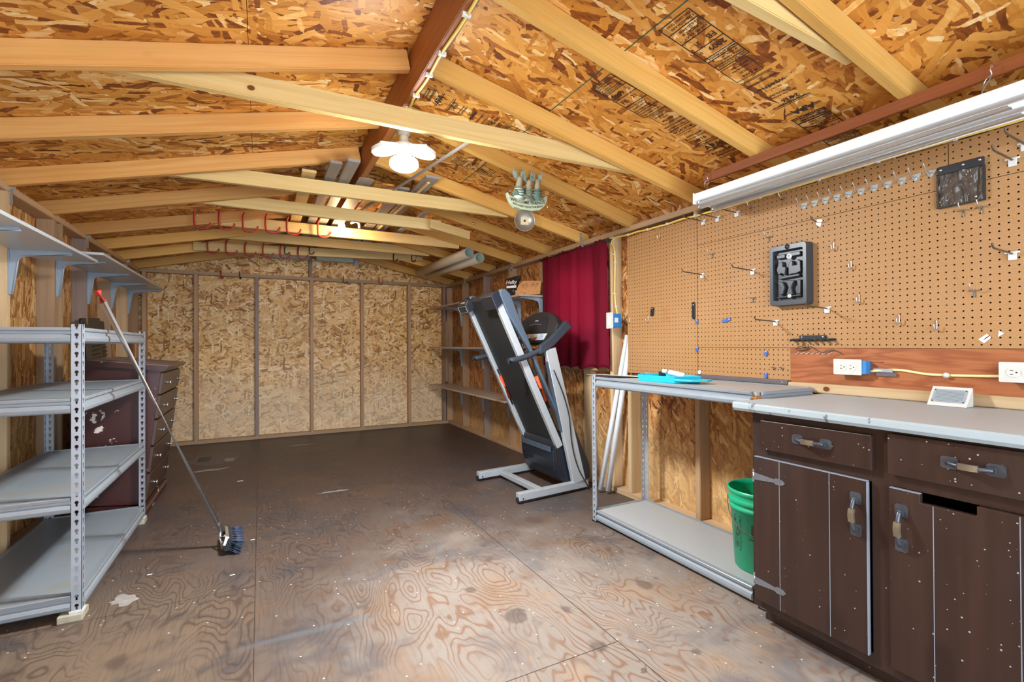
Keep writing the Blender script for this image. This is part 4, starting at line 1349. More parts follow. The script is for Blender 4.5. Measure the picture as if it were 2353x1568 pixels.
for u0, u1, v0 in ((-34, -8, -2), (-14, 14, -6), (8, 34, -3), (-30, -16, 2)):
    tube(bm, smoothpath([q(u0, v0 + 3, -7), q((u0 + u1) / 2 - 3, v0 + 1, -9), q(u1, v0 - 5, -8)], 5), [2.6 * S_, 3 * S_, 3.2 * S_, 3.4 * S_, 3.4 * S_, 3.2 * S_, 3.0 * S_, 2.6 * S_, 2.2 * S_, 1.6 * S_, 1.2 * S_], 8)
mk('fish_and_oars', bm, M['verdigris'], sg)
for c_, d_ in ((q(-36, 4, -7), q(-36, 4, 4)), (q(44, -18, -3), q(46, -22, -3)), (q(4, 28, 4), q(4, 42, 14))):
    mk('screw', tube(B(), [c_, d_], 1.6 * S_, 8), M['steel'], sg)

lc = at(1205.5, 508, Y=3.225); lr = (at(1226, 508, Y=3.225) - at(1185, 508, Y=3.225)).length / 2
ld = empty('tin_lid', lc, 'round silver tin lid with a square ivory label, hung below the moose sign', 'tin lid')
nrm = V((-.35, -.9, -.12)).normalized()
bm = B(); lathe(bm, lc, [(0, 0), (lr * .93, 0), (lr * .95, -.003), (lr, -.002), (lr, .010), (lr * .97, .012), (lr * .95, .004), (0, .003)], axis=nrm, n=48)
li = mk('lid_disc', bm, M['chrome'], ld)
a_, b_ = frame(nrm)
if b_.z < 0: b_ = -b_
if a_.x < 0: a_ = -a_
bm = B(); prism(bm, [(-.030, -.028), (.030, -.030), (.030, .026), (-.030, .028)], lc + nrm * .0042, a_, b_, nrm * .001)
lbm = mk('paper_label', bm, M['ivory'], ld)
mk('hanging_wire', tube(B(), [lc + V((0, .004, lr * .9)), lc + V((0, .012, lr * 1.15)), V((lc.x, 3.246, roofz(lc.x) + .03))], .0015, 6), M['steel'], ld)
bm = B(); lathe(bm, lc + nrm * .0053, [(0, 0), (.008, 0), (.008, .002), (0, .003)], axis=nrm, n=14)
mk('nail_head', bm, M['ink'], ld)

# ---------------------------------------------------------------- sheet fasteners: bright clips poking through the roof, and carriage bolts
R = random.Random(11)
cl0 = None
lst = [(295, 122, 1, 0), ]
clips = [(105, 32, True), (608, 62, True), (217, 202, True), (255, 262, True), (602, 253, True), (603, 335, True), (312, 350, True), (472, 285, True), (352, 412, True), (389, 455, True), (480, 408, True),
         (903, 198, False), (955, 82, True), (1263, 232, False), (1330, 180, False), (1507, 33, False), (1890, 155, False), (2060, 73, False), (1758, 222, False), (1484, 352, False), (1358, 410, False), (1310, 390, False), (1540, 95, False), (1120, 330, False), (1085, 410, False)]
G5 = 'bright fastener points showing through the roof sheathing'
for k, (px, py, lf) in enumerate(clips):
    p = onroof(px, py, .0895, lf)
    if cl0 is None:
        bm = B(); obox(bm, (0, 0, -.008), (.0035, 0, 0), (0, .0016, 0), (.001, 0, .011)); obox(bm, (.005, 0, -.006), (.002, 0, 0), (0, .0014, 0), (0, 0, .007))
        me = None
        cl0 = mk('roof_fastener', bm, M['steel']); cl0.location = p
        tag(cl0, 'bright metal fastener point poking through the roof sheathing', 'fastener', G5)
    else:
        c = cl0.copy(); link(c); c.location = p; c.rotation_euler = (0, 0, R.uniform(-.6, .6))
# bolts on the ties and rafters
G6 = 'domed bolt heads on the rafters'
b0_ = None
for px, py, yy in ((297, 120, 2.20), (410, 386, 3.40), (438, 450, 3.985), (452, 497, 4.645), (452, 533, 5.265), (468, 561, 5.70), (1088, 517, 3.78), (1037, 552, 4.40), (993, 577, 4.9), (956, 593, 5.70)):
    p = at(px, py, Y=yy)
    if b0_ is None:
        bm = B(); lathe(bm, (0, 0, 0), [(.0115, 0), (.010, .004), (.005, .0075), (0, .0085)], axis=(0, -1, 0), n=16)
        b0_ = mk('carriage_bolt', bm, M['steel']); b0_.location = p
        tag(b0_, 'domed bright bolt head on a rafter or tie', 'bolt', G6)
    else:
        c = b0_.copy(); link(c); c.location = p
# hurricane straps where rafters meet the right plate
G7 = 'steel straps tying the rafters to the plates'
for k, (px, py, z1) in enumerate(((1337, 553, 0), (1175, 602, 0), (1068, 632, 0))):
    p = at(px, py, X=XR - .004)
    bm = B(); box(bm, XR - .004, XR - .001, p.y - .016, p.y + .016, HT - .075, HT - .001); box(bm, XR - .02, XR + .0, p.y - .002, p.y + .002, HT - .01, HT + .06)
    for zz in (HT + .045, HT - .045): lathe(bm, (XR - .004, p.y, zz), [(.010, 0), (.009, .005), (0, .007)], axis=(-1, 0, 0), n=12)
    tag(mk('rafter_strap', bm, M['galv']), ('steel strap under the rafter end just left of the curtain top', 'steel strap under the rafter end above the bag on the shelf', 'steel strap under the rafter end nearest the back right corner')[k], 'strap', G7)
for k, (px, py) in enumerate(((24, 450), (201, 548), (292, 598))):
    p = at(px, py, X=XL)
    bm = B(); box(bm, XL + .0005, XL + .0035, p.y - .018, p.y + .018, HT - .10, HT - .001); box(bm, XL, XL + .022, p.y - .002, p.y + .002, HT - .02, HT + .02)
    tag(mk('rafter_strap', bm, M['galv']), ('steel strap under the rafter end at the left edge above the nearest shelf', 'steel strap under the rafter end above the middle of the left wall', 'steel strap under the rafter end nearest the back left corner')[k], 'strap', G7)


# ---------------------------------------------------------------- printing on the roof sheathing
def stamp(parent, left, origin, along, lines, name='printed_stamp'):
    """lines: (kind, ...) drawn in metres in the plane of the slope; u runs down the slope or along it"""
    ox, oy = origin
    o = V((ox, oy, roofz(ox) + .0885))
    ex = V((1, 0, -SLP)).normalized() if not left else V((1, 0, SLP)).normalized()
    ey = V((0, 1, 0))
    U, W_ = (ex, -ey) if along == 'x' else (-ex, ey)      # read from below
    bm = B()
    def P(u, v): return o + U * u + W_ * v
    for l in lines:
        if l[0] == 't':
            _, s, size, u, v = l[:5]; bo = l[5] if len(l) > 5 else .0
            rot = l[6] if len(l) > 6 else 0
            cr, sr = math.cos(rot), math.sin(rot)
            addtext(bm, s, size, lambda a, b: P(u + a * cr - b * sr, v + a * sr + b * cr), bold=bo)
        elif l[0] == 'l':
            _, u0, v0, u1, v1, w_ = l
            d = V((u1 - u0, v1 - v0, 0)); n = V((-d.y, d.x, 0)).normalized() * w_ / 2
            bm.faces.new([bm.verts.new(P(a, b)) for a, b in ((u0 + n.x, v0 + n.y), (u1 + n.x, v1 + n.y), (u1 - n.x, v1 - n.y), (u0 - n.x, v0 - n.y))])
        elif l[0] == 'r':
            _, u0, v0, u1, v1, w_ = l
            for a, b, c, d in ((u0, v0, u1, v0), (u1, v0, u1, v1), (u1, v1, u0, v1), (u0, v1, u0, v0)):
                dd = V((c - a, d - b, 0)); n = V((-dd.y, dd.x, 0)).normalized() * w_ / 2
                bm.faces.new([bm.verts.new(P(e, f)) for e, f in ((a + n.x, b + n.y), (c + n.x, d + n.y), (c - n.x, d - n.y), (a - n.x, b - n.y))])
    return mk(name, bm, M['ink'], parent)


# the grade stamp reads across the slope in a column of boxes; v runs along the shed
def stampcol(parent, left, origin, along, s=1.0, full=-1, h_=.135):
    L = []
    def fx(u): return u if full != 1 or u >= 0 else .320 - u - .004
    def t(txt, size, u, v, b=.0003): L.append(('t', txt, size * s, fx(u) * s, v * s, b, math.pi / 2))
    def vl(u, w_=.004, v0=0, v1=h_): L.append(('l', fx(u) * s, v0 * s, fx(u) * s, v1 * s, w_ * s))
    t('THIS SIDE DOWN', .015, .018, .004); vl(.023)
    t('SPACE PANELS', .014, .040, .004); t('1/8" ENDS 1/8"', .012, .055, .006); vl(.062)
    t('MADE IN CANADA', .014, .078, .004); vl(.084)
    t('2009', .036, .128, .012, .0006); t('0', .02, .128, .11); vl(.142)
    t('FB', .036, .182, .012, .0006); t('21', .028, .178, .080, .0004); vl(.205)
    t('APA PRODUCT', .015, .224, .006); t('SUPPORT #', .017, .244, .012); t('253-620-7400', .017, .263, .002); vl(.272)
    t('STRENGTH AXIS', .014, .292, .006); t('THIS DIRECTION', .014, .310, .004)
    L.append(('r', 0, 0, .320 * s, h_ * s, .004 * s))
    if full:
        a_, b_ = sorted((fx(-.110), fx(-.012)))
        L.append(('r', a_ * s, .020 * s, b_ * s, (h_ + .0) * s, .003 * s))
        t('EXCEPTION', .014, -.028, .030); t('FORMALDEHYDE', .011, -.046, .028); t('HUD', .016, -.066, .060); t('M CARB', .018, -.090, .035)
        vl(-.130, .003); vl(-.137, .003)
        t('SHEATHING SPAN', .013, -.160, .004); vl(-.170, .003); t('W24/2F16', .026, -.203, .0, .0004); vl(-.214, .003)
        t('1/2 CAT.', .014, -.235, .03); t('EXPOSURE 1', .018, -.270, .02); t('SIZED FOR SPACING', .012, -.290, .005); t('24/16', .032, -.325, .02, .0005)
        t('RATED SHEATHING', .013, -.350, .004); vl(-.360, .005, -.01, h_ + .01); vl(-.370, .003, -.01, h_ + .01)
        t('APA', .052, -.420, .015, .0012); vl(-.432, .005, -.01, h_ + .01); vl(-.441, .003, -.01, h_ + .01)
        t('Ainsworth', .034, -.478, .0, .0005); t('Engineered', .024, -.505, .01); vl(-.525)
    return stamp(parent, left, origin, along, L)


stampcol(ceil_r, False, (2.856, 1.180), '-x', 1.0, -1)
stampcol(ceil_r, False, (2.560, 1.750), 'x', 1.0, 1)
stampcol(ceil_r, False, (3.640, 1.185), '-x', 1.0, 0)
stampcol(ceil_l, True, (1.800, 1.835), '-x', 1.0, 1)
stampcol(ceil_l, True, (.420, 2.610), 'x', 1.0, 1)
stampcol(ceil_l, True, (1.020, 3.060), '-x', 1.0, 1)
stampcol(ceil_r, False, (2.420, 2.400), 'x', .85, -1)
stampcol(ceil_r, False, (2.350, 2.960), 'x', .85, 0)

# ================================================================ right wall
def slab_x(name, x0, x1, y0, y1, z0, z1, mat, label, cat, group=None, bevel=0):
    return tag(mk(name, box(B(), x0, x1, y0, y1, z0, z1), mat, bevel=bevel), label, cat, group)


def pegsheet(y0, y1, z0, z1, label):
    """thin sheet laid out in world measures so the holes line up"""
    bm = B(); uv = bm.loops.layers.uv.verify()
    box(bm, PEG, PEG + .0055, y0, y1, z0, z1)
    for f in bm.faces:
        if f.calc_center_median().x > PEG + .001: f.material_index = 1
        edge = abs(f.calc_center_median().x - (PEG + .00275)) < 1e-4
        for l in f.loops:
            c = l.vert.co; l[uv].uv = (1.0141 + .0127, 1.1001 + .0127) if edge else (c.y, c.z)
    return tag(mk('pegboard', bm, [M['peg'], M['peg_back']], uv=False), label, 'pegboard', 'pegboard sheets on the right wall')


P0 = pegsheet(2.087, 2.714, .903, 1.872, 'left pegboard sheet, between the red curtain and the long joint')
P1 = pegsheet(-.35, 2.084, 1.0865, 1.7005, 'main wide pegboard sheet carrying the black tool tray')
P2 = pegsheet(.8775, 2.084, 1.7025, 1.873, 'narrow top pegboard strip under the fluorescent fixture')
P3 = pegsheet(-.35, .8755, 1.7025, 1.873, 'narrow top pegboard strip behind the clear tool pouch at the right edge')
P4 = pegsheet(1.508, 2.084, .924, 1.0845, 'low narrow pegboard strip left of the red plywood panel')
slab_x('plywood_sheet', PEG - .003, PEG + .0055, -.35, 1.5055, .905, 1.0845, M['plyred'], 'red-brown plywood panel with outlets above the painted counter', 'plywood sheet')
board('ledger_board', (PEG - .0235, -.35, .877), (PEG - .0235, 1.497, .877), .036, .042, M['stud_light'], label='yellow pine ledger along the back of the painted counter', cat='board')
bm = B(); box(bm, PEG - .03, PEG - .001, 1.505, 2.085, .9015, .9235)
gb = tag(mk('grey_bar', bm, M['greybar'], bevel=.002), 'dark grey painted bar along the back of the rack top, left of the yellow ledger', 'bar')
for y in (1.535, 2.055):
    mk('screw_head', lathe(B(), (PEG - .03, y, .913), [(.004, 0), (.003, .0015), (0, .002)], axis=(-1, 0, 0), n=10), M['steel'], gb)
# drag stains and a batten under the peg sheets
for y in (2.10,):
    pass


# ---- outlets and cables
def outlet(y0, y1, z0, z1, label, n=2):
    yc, zc = (y0 + y1) / 2, (z0 + z1) / 2
    r = empty('power_outlet', (PEG - .04, yc, zc), label, 'power outlet', 'ivory outlets on the plywood panel')
    X = PEG - .003
    bx = mk('blue_box', box(B(), X - .040, X - .0005, y0 - .016, y1 - .008, z0 + .006, z1 - .006), M['blue'], r, bevel=.002)
    bm = B(); prism(bm, rrect(y1 - y0, z1 - z0, .004, 3), (X - .044, yc, zc), (0, 1, 0), (0, 0, 1), (.004, 0, 0))
    pl = mk('cover_plate', bm, M['white'], r, bevel=.001)
    for s in (-1, 1):
        c = yc + s * .0195
        bm = B(); out = [(max(-.0165, min(.0165, u)), v) for u, v in circ(.0182, 28)]
        prism(bm, [(v, u) for u, v in out], (X - .0455, c, zc), (0, 1, 0), (0, 0, 1), (.0015, 0, 0))
        soc = mk('socket', bm, M['white'], r)
        bm = B()
        for dz in (-.0065, .0065): box(bm, X - .0460, X - .0452, c + .0005, c + .0085, zc + dz - .0011, zc + dz + .0011)
        lathe(bm, (X - .0452, c - .008, zc), [(.0027, 0), (.0027, .0008), (0, .0008)], axis=(-1, 0, 0), n=12)
        mk('slots', bm, M['ink'], soc)
    return r


outlet(1.164, 1.279, .968, 1.037, 'ivory double outlet in a blue box on the red plywood, left one')
outlet(.611, .726, .970, 1.040, 'ivory double outlet on the red plywood at the right edge')
X = PEG - .003
pts = [(X - .012, 1.150, .986), (X - .008, 1.10, .992), (X - .006, 1.062, .996), (X - .004, 1.02, .994), (X - .004, .95, .984), (X - .004, .88, .983), (X - .004, .80, .985), (X - .006, .72, .988)]
cb = tag(mk('yellow_cable', tube(B(), smoothpath(pts, 6), .0052, 8), M['yellowpale'], smooth=True), 'pale yellow cable running between the two outlets on the red plywood', 'cable')
mk('cable_clip', lathe(B(), (X - .010, .885, .983), [(0, 0), (.011, 0), (.011, .004), (.006, .010), (0, .011)], axis=(-1, 0, 0), n=14), M['white'], cb)
bm = B(); box(bm, X - .013, X - .0115, 1.062, 1.135, .985, .999)
tg = mk('cable_tag', bm, M['concrete'], cb)
bm = B(); box(bm, X - .009, X - .0078, 1.05, 1.125, .968, .984); mk('dark_tape', bm, M['greybar'], cb)
bm = B(); tube(bm, [(X - .006, 1.155, 1.026), (X - .004, 1.10, 1.0255)], .0012, 6)
mk('red_wire', bm, M['red'], cb)
# yellow cable along the top plate, down to the switch box
pts = [at(px, py, X=XR - .006) for px, py in ((1420, 727), (1415, 700), (1413, 665), (1414, 605), (1412, 572), (1405, 560))]
for p in pts: p.x = XR - .007
t_ = [(XR - .007, y, z) for y, z in ((2.868, 1.893), (2.82, 1.900), (2.702, 1.892), (2.60, 1.894), (2.504, 1.888), (2.40, 1.887), (2.325, 1.885), (2.20, 1.889), (2.094, 1.883))]
t2_ = [(PEG - .0105, y, z) for y, z in ((2.0, 1.880), (1.849, 1.878), (1.65, 1.880), (1.357, 1.881), (1.109, 1.884), (.851, 1.882), (.60, 1.879), (.0, 1.88), (-.4, 1.88))]
P_ = smoothpath([tuple(p) for p in pts] + t_ + t2_, 5)
cb = tag(mk('yellow_cable', tube(B(), P_, .0066, 8), M['yellow'], smooth=True), 'yellow cable stapled above the pegboard and down beside the red curtain', 'cable')
for y, z in ((2.862, 1.895), (2.702, 1.892), (2.504, 1.888), (2.325, 1.886), (2.09, 1.883), (1.95, 1.880), (1.66, 1.880), (1.357, 1.881), (1.109, 1.884), (.851, 1.882)):
    x = XR - .007 if y > 2.09 else PEG - .0105
    mk('cable_clip', box(B(), x - .007, x + .0065, y - .006, y + .006, z - .009, z + .009), M['white'], cb, bevel=.001)
for px, py in ((1411, 585), (1414, 603), (1413, 675), (1416, 705)):
    p = at(px, py, X=XR - .007)
    mk('cable_clip', box(B(), XR - .014, XR - .001, p.y - .012, p.y + .012, p.z - .005, p.z + .005), M['white'], cb, bevel=.001)
# switch box beside the curtain
r = empty('switch_box', (XR - .04, 2.84, 1.28), 'blue electrical box with an ivory cover beside the red curtain', 'switch box')
mk('blue_box', box(B(), XR - .075, XR - .001, 2.79, 2.865, 1.232, 1.330), M['blue'], r, bevel=.003)
bm = B(); prism(bm, rrect(.075, .118, .004, 3), (XR - .080, 2.8275, 1.281), (0, 1, 0), (0, 0, 1), (.005, 0, 0)); pl = mk('cover_plate', bm, M['white'], r, bevel=.001)
mk('cover_logo', box(B(), XR - .0812, XR - .0799, 2.812, 2.843, 1.250, 1.312), M['paper'], pl)
mk('paper_sticker', box(B(), XR - .062, XR - .030, 2.7885, 2.7899, 1.265, 1.300), M['paper'], r)


# ---- hooks in the pegboard
GH = {'long': 'long black pegboard rods with white holders', 'tee': 'small steel pegboard hooks with a cross bar', 'row': 'row of steel hooks on clear bases near the top of the pegboard', 'jay': 'small steel J hooks in the pegboard'}
proto = {}


def hook_long(loc, label, ln=.165):
    key = 'long%.2f' % ln
    if key in proto: return dup(proto[key], loc=loc, label=label)
    r = empty('pegboard_rod', loc, label, 'pegboard hook', GH['long'])
    bm = B(); box(bm, -.008, .0, -.011, .011, -.020, .010); box(bm, -.007, -.001, -.020, .020, .004, .011)
    bmesh.ops.bevel(bm, geom=list(bm.edges), offset=.0015, segments=1, affect='EDGES')
    mk('white_holder', bm, M['white'], r, world=False)
    bm = B(); tube(bm, smoothpath([(-.004, 0, .002), (-.03, 0, .004), (-ln * .75, 0, .008), (-ln + .01, 0, .010), (-ln, 0, .018), (-ln - .003, 0, .026)], 3), .0032, 8)
    mk('rod', bm, M['darkwire'], r, world=False)
    proto[key] = r; return r


def hook_tee(loc, label, ln=.045):
    if 'tee' in proto: return dup(proto['tee'], loc=loc, label=label)
    r = empty('pegboard_hook', loc, label, 'pegboard hook', GH['tee'])
    bm = B(); tube(bm, [(-.003, -.017, 0), (-.003, .017, 0)], .0022, 8); tube(bm, [(-.0035, 0, .003), (-.0035, 0, -.025)], .0026, 8)
    mk('back_bars', bm, M['steel'], r, world=False)
    bm = B(); tube(bm, smoothpath([(-.003, 0, .002), (-.018, 0, -.001), (-ln * .8, 0, .004), (-ln, 0, .016), (-ln - .002, 0, .022)], 4), .0021, 8)
    mk('prong', bm, M['steel'], r, world=False)
    proto['tee'] = r; return r


def hook_row(loc, label):
    if 'row' in proto: return dup(proto['row'], loc=loc, label=label)
    r = empty('pegboard_hook', loc, label, 'pegboard hook', GH['row'])
    bm = B(); prism(bm, [(-.018, .012), (.018, .012), (.012, -.004), (.004, -.016), (-.004, -.016), (-.012, -.004)], (-.0035, 0, 0), (0, 1, 0), (0, 0, 1), (.003, 0, 0))
    lathe(bm, (-.0035, 0, -.008), [(.006, 0), (.005, .004), (0, .005)], axis=(-1, 0, 0), n=12)
    mk('clear_base', bm, M['clear'], r, world=False)
    bm = B(); tube(bm, smoothpath([(-.003, 0, .0), (-.02, 0, -.002), (-.045, 0, .006), (-.062, 0, .022), (-.066, 0, .028)], 4), .0020, 8)
    mk('prong', bm, M['steel'], r, world=False)
    proto['row'] = r; return r


def hook_jay(loc, label):
    if 'jay' in proto: return dup(proto['jay'], loc=loc, label=label)
    r = empty('pegboard_hook', loc, label, 'pegboard hook', GH['jay'])
    bm = B(); tube(bm, smoothpath([(.003, 0, .018), (-.003, 0, .017), (-.0035, 0, .0), (-.0035, 0, -.014), (-.010, 0, -.022), (-.020, 0, -.020), (-.026, 0, -.008), (-.027, 0, .002)], 4), .0024, 8)
    mk('bent_wire', bm, M['steel'], r, world=False)
    proto['jay'] = r; return r


for y, z, lb in ((2.037, 1.835, 'leftmost of three under the left end of the fixture'), (1.935, 1.832, 'middle of three under the left end of the fixture'),
                 (1.808, 1.831, 'rightmost of three under the left end of the fixture'), (2.047, 1.519, 'rod on the long vertical joint between the pegboard sheets'),
                 (1.712, 1.497, 'rod left of the black tool tray, halfway up'), (1.584, 1.218, 'rod below and left of the black tool tray'), (1.329, 1.268, 'rod at the lower right corner of the black tool tray'),
                 (.697, 1.746, 'rod right of the clear tool pouch'), (.70, 1.417, 'rod at the right edge, halfway up the pegboard'), (.665, 1.79, 'rod cut by the right edge above the tool pouch')):
    hook_long((PEG, y, z), 'black rod in white holder, ' + lb)
for y, z, lb in ((1.712, 1.843, 'first one right of the three rods'), (1.534, 1.84, 'just left of the row of clear-based hooks'), (1.615, 1.66, 'up and left of the black tool tray'),
                 (1.97, 1.631, 'high beside the long vertical joint'), (1.711, 1.352, 'left of the middle of the black tool tray'), (.832, 1.605, 'left one under the clear tool pouch'),
                 (.780, 1.604, 'right one under the clear tool pouch'), (.803, 1.301, 'alone in the right part below the tool pouch')):
    hook_tee((PEG, y, z), 'steel cross-bar hook, ' + lb)
for k, y in enumerate((1.433, 1.383, 1.333, 1.283, 1.232, 1.182, 1.131, 1.080, 1.029, .980, .929)):
    hook_row((PEG, y, 1.776), 'clear-based hook, number %s from the left in the high row beside the pouch' % ('one', 'two', 'three', 'four', 'five', 'six', 'seven', 'eight', 'nine', 'ten', 'eleven')[k])
for y, z, lb in ((1.296, 1.557, 'just right of the top of the black tool tray'), (1.223, 1.46, 'right of the middle of the black tool tray'), (1.192, 1.307, 'right of the bottom of the black tool tray'),
                 (1.042, 1.208, 'left one of two above the red plywood'), (.917, 1.178, 'right one of two above the red plywood'), (2.389, 1.82, 'high on the left pegboard sheet'),
                 (2.692, 1.282, 'at the left edge of the left sheet near the switch box'), (2.504, 1.279, 'low on the left sheet below the small black clip')):
    hook_jay((PEG, y, z), 'small steel J hook, ' + lb)
# one with a kite-shaped plate
r = empty('pegboard_hook', (PEG, 1.361, 1.678), 'steel hook with a bright kite-shaped plate above the black tool tray', 'pegboard hook')
bm = B(); prism(bm, [(-.014, .010), (.010, .016), (.014, -.006), (-.004, -.020)], (-.003, 0, 0), (0, 1, 0), (0, 0, 1), (.0025, 0, 0)); mk('kite_plate', bm, M['steel'], r, world=False)
bm = B(); tube(bm, smoothpath([(-.003, 0, .0), (-.03, 0, .002), (-.062, 0, .010), (-.070, 0, .024)], 4), .0026, 8); mk('prong', bm, M['darkwire'], r, world=False)

# ---- black moulded tool tray
r = empty('tool_tray', (PEG - .02, 1.487, 1.445), 'black moulded plastic tool tray hung on the main pegboard', 'tool tray')
y0, y1, z0, z1 = 1.394, 1.580, 1.296, 1.594
yc, zc = (y0 + y1) / 2, (z0 + z1) / 2; W_, H_ = y1 - y0, z1 - z0
XT = PEG - .052
bm = B()
# rim ring and back
out = rrect(W_, H_, .014, 4); inn = rrect(W_ - .036, H_ - .052, .006, 4)
A = [bm.verts.new((XT, yc + u, zc + v)) for u, v in out]; Q = [bm.verts.new((XT, yc + u, zc + v)) for u, v in inn]
A2 = [bm.verts.new((PEG - .001, yc + u * 1.0, zc + v * 1.0)) for u, v in rrect(W_ + .004, H_ + .004, .014, 4)]
Q2 = [bm.verts.new((XT + .026, yc + u * .97, zc + v * .985)) for u, v in inn]
n = len(out)
for i in range(n):
    j = (i + 1) % n
    bm.faces.new((A[i], A[j], Q[j], Q[i])); bm.faces.new((A[i], A2[i], A2[j], A[j])); bm.faces.new((Q[i], Q[j], Q2[j], Q2[i]))
bm.faces.new(Q2)
mk('tray_shell', bm, M['tray'], r, bevel=.002)
# raised tool-shaped islands inside
isl = [[(-.060, .085), (-.015, .085), (-.015, .105), (-.060, .105)], [(.010, .088), (.060, .088), (.060, .108), (.010, .108)],
       [(-.062, .03), (-.05, .065), (-.03, .07), (-.028, .045), (-.012, .040), (-.018, .0), (-.035, .012), (-.052, .004)],
       [(.0, .0), (.0, .05), (.012, .068), (.022, .066), (.022, .044), (.044, .044), (.046, .07), (.06, .06), (.062, .01), (.04, .002)],
       [(-.05, -.018), (.055, -.012), (.055, .0), (-.05, -.004)],
       [(-.060, -.030), (-.030, -.030), (-.018, -.06), (-.030, -.095), (-.05, -.095), (-.040, -.06)],
       [(-.012, -.025), (.030, -.030), (.014, -.062), (.022, -.098), (-.012, -.098), (.0, -.062)],
       [(.040, -.03), (.062, -.03), (.060, -.098), (.038, -.098), (.048, -.07)],
       [(-.062, -.112), (.062, -.108), (.062, -.100), (-.062, -.104)]]
for k, pl_ in enumerate(isl):
    bm = B(); prism(bm, pl_, (XT + .006, yc, zc), (0, -1, 0), (0, 0, 1), (.022, 0, 0))
    mk('tool_recess_island', bm, M['tray'], r, bevel=.003)
for dz, rr_ in ((.090, .013), (-.105, .009)):
    bm = B(); lathe(bm, (XT + .005, yc - .006, zc + dz), [(0, 0), (rr_ * .45, 0), (rr_ * .5, .002), (rr_, .002), (rr_, -.002)], axis=(-1, 0, 0), n=20)
    w1 = mk('washer', bm, M['white'], r)
    bm = B(); lathe(bm, (XT + .0045, yc - .006, zc + dz), [(rr_ * .42, 0), (rr_ * .3, .003), (0, .0035)], axis=(-1, 0, 0), n=12); mk('screw_head', bm, M['steel'], w1)
bm = B(); lathe(bm, (XT - .0005, yc, zc + .137), [(0, 0), (.012, 0), (.012, .001), (0, .001)], axis=(-1, 0, 0), n=20); mk('moulded_badge', bm, M['black'], r)

# ---- clear vinyl pouch
y0, y1, z0, z1 = .770, .905, 1.630, 1.786
r = empty('tool_pouch', (PEG - .012, .838, 1.70), 'clear vinyl tool pouch with a black top band on the pegboard', 'tool pouch')
bm = B()
ny, nz = 26, 20
R = random.Random(5)
gv = []
for i in range(ny + 1):
    row = []
    for j in range(nz + 1):
        y = y0 + (y1 - y0) * i / ny; z = z0 + (z1 - .030 - z0) * j / nz
        row.append(bm.verts.new((PEG - .012 - .005 * abs(math.sin(i * .75 + .3 * math.sin(j * .5))) * (1 - j / nz * .6) - .002 * math.sin(j * .8 + i * .4), y, z)))
    gv.append(row)
for i in range(ny):
    for j in range(nz):
        f = bm.faces.new((gv[i][j], gv[i + 1][j], gv[i + 1][j + 1], gv[i][j + 1])); f.smooth = True
mk('vinyl_front', bm, M['vinyl'], r)
mk('backing', box(B(), PEG - .006, PEG - .0035, y0, y1, z0, z1), plain('brown_backing', (.16, .11, .075), .5), r)
mk('top_band', box(B(), PEG - .016, PEG - .0065, y0 - .001, y1 + .001, z1 - .032, z1 + .001), M['black'], r, bevel=.003)
for a, b, c, d in ((y0 - .003, y0 + .003, z0, z1 - .03), (y1 - .003, y1 + .003, z0, z1 - .03), (y0 - .003, y1 + .003, z0 - .003, z0 + .003)):
    mk('edge_piping', box(B(), PEG - .016, PEG - .004, a, b, c, d), M['black'], r, bevel=.001)
for y, z in ((y1 - .010, z1 - .012), ((y0 + y1) / 2 - .01, z1 - .012), (y0 + .010, z1 - .010), (y0 + .022, z0 + .015)):
    mk('rivet', lathe(B(), (PEG - .016, y, z), [(.0045, 0), (.0035, .002), (0, .0025)], axis=(-1, 0, 0), n=14), M['steel'], r)

# ---- black multi-tool holder rail, clips, tags, sticker
r = empty('tool_holder_rail', (PEG, 1.40, 1.130), 'black toothed tool holder rail screwed low on the main pegboard', 'tool holder')
bm = B(); box(bm, PEG - .012, PEG - .0005, 1.335, 1.455, 1.130, 1.146)
for k in range(7):
    y = 1.305 + k * .03; tube(bm, [(PEG - .001, y, 1.126), (PEG - .035, y, 1.122)], .006 + .002 * (k % 2), 8)
box(bm, PEG - .014, PEG - .0005, 1.295, 1.495, 1.121, 1.131)
mk('rail', bm, M['black'], r)
for y in (1.345, 1.445): mk('screw_head', lathe(B(), (PEG - .012, y, 1.138), [(.004, 0), (.003, .0015), (0, .002)], axis=(-1, 0, 0), n=10), M['steel'], r)


def clip(name, y, z, ly, lz, mat, lb, cat='clip', rot=0.0, g=None):
    bm = B(); prism(bm, rrect(ly, lz, min(ly, lz) * .4, 3), (PEG - .007, y, z), (0, math.cos(rot), math.sin(rot)), (0, -math.sin(rot), math.cos(rot)), (.0065, 0, 0))
    o = tag(mk(name, bm, mat, bevel=.001), lb, cat, g)
    a = max(ly, lz) / 2 * .68
    dy, dz = (0, a) if lz > ly else (-a * math.cos(rot), -a * math.sin(rot))
    mk('screw_head', lathe(B(), (PEG - .007, y + dy, z + dz), [(.0042, 0), (.003, .002), (0, .0025)], axis=(-1, 0, 0), n=10), M['steel'], o)
    return o


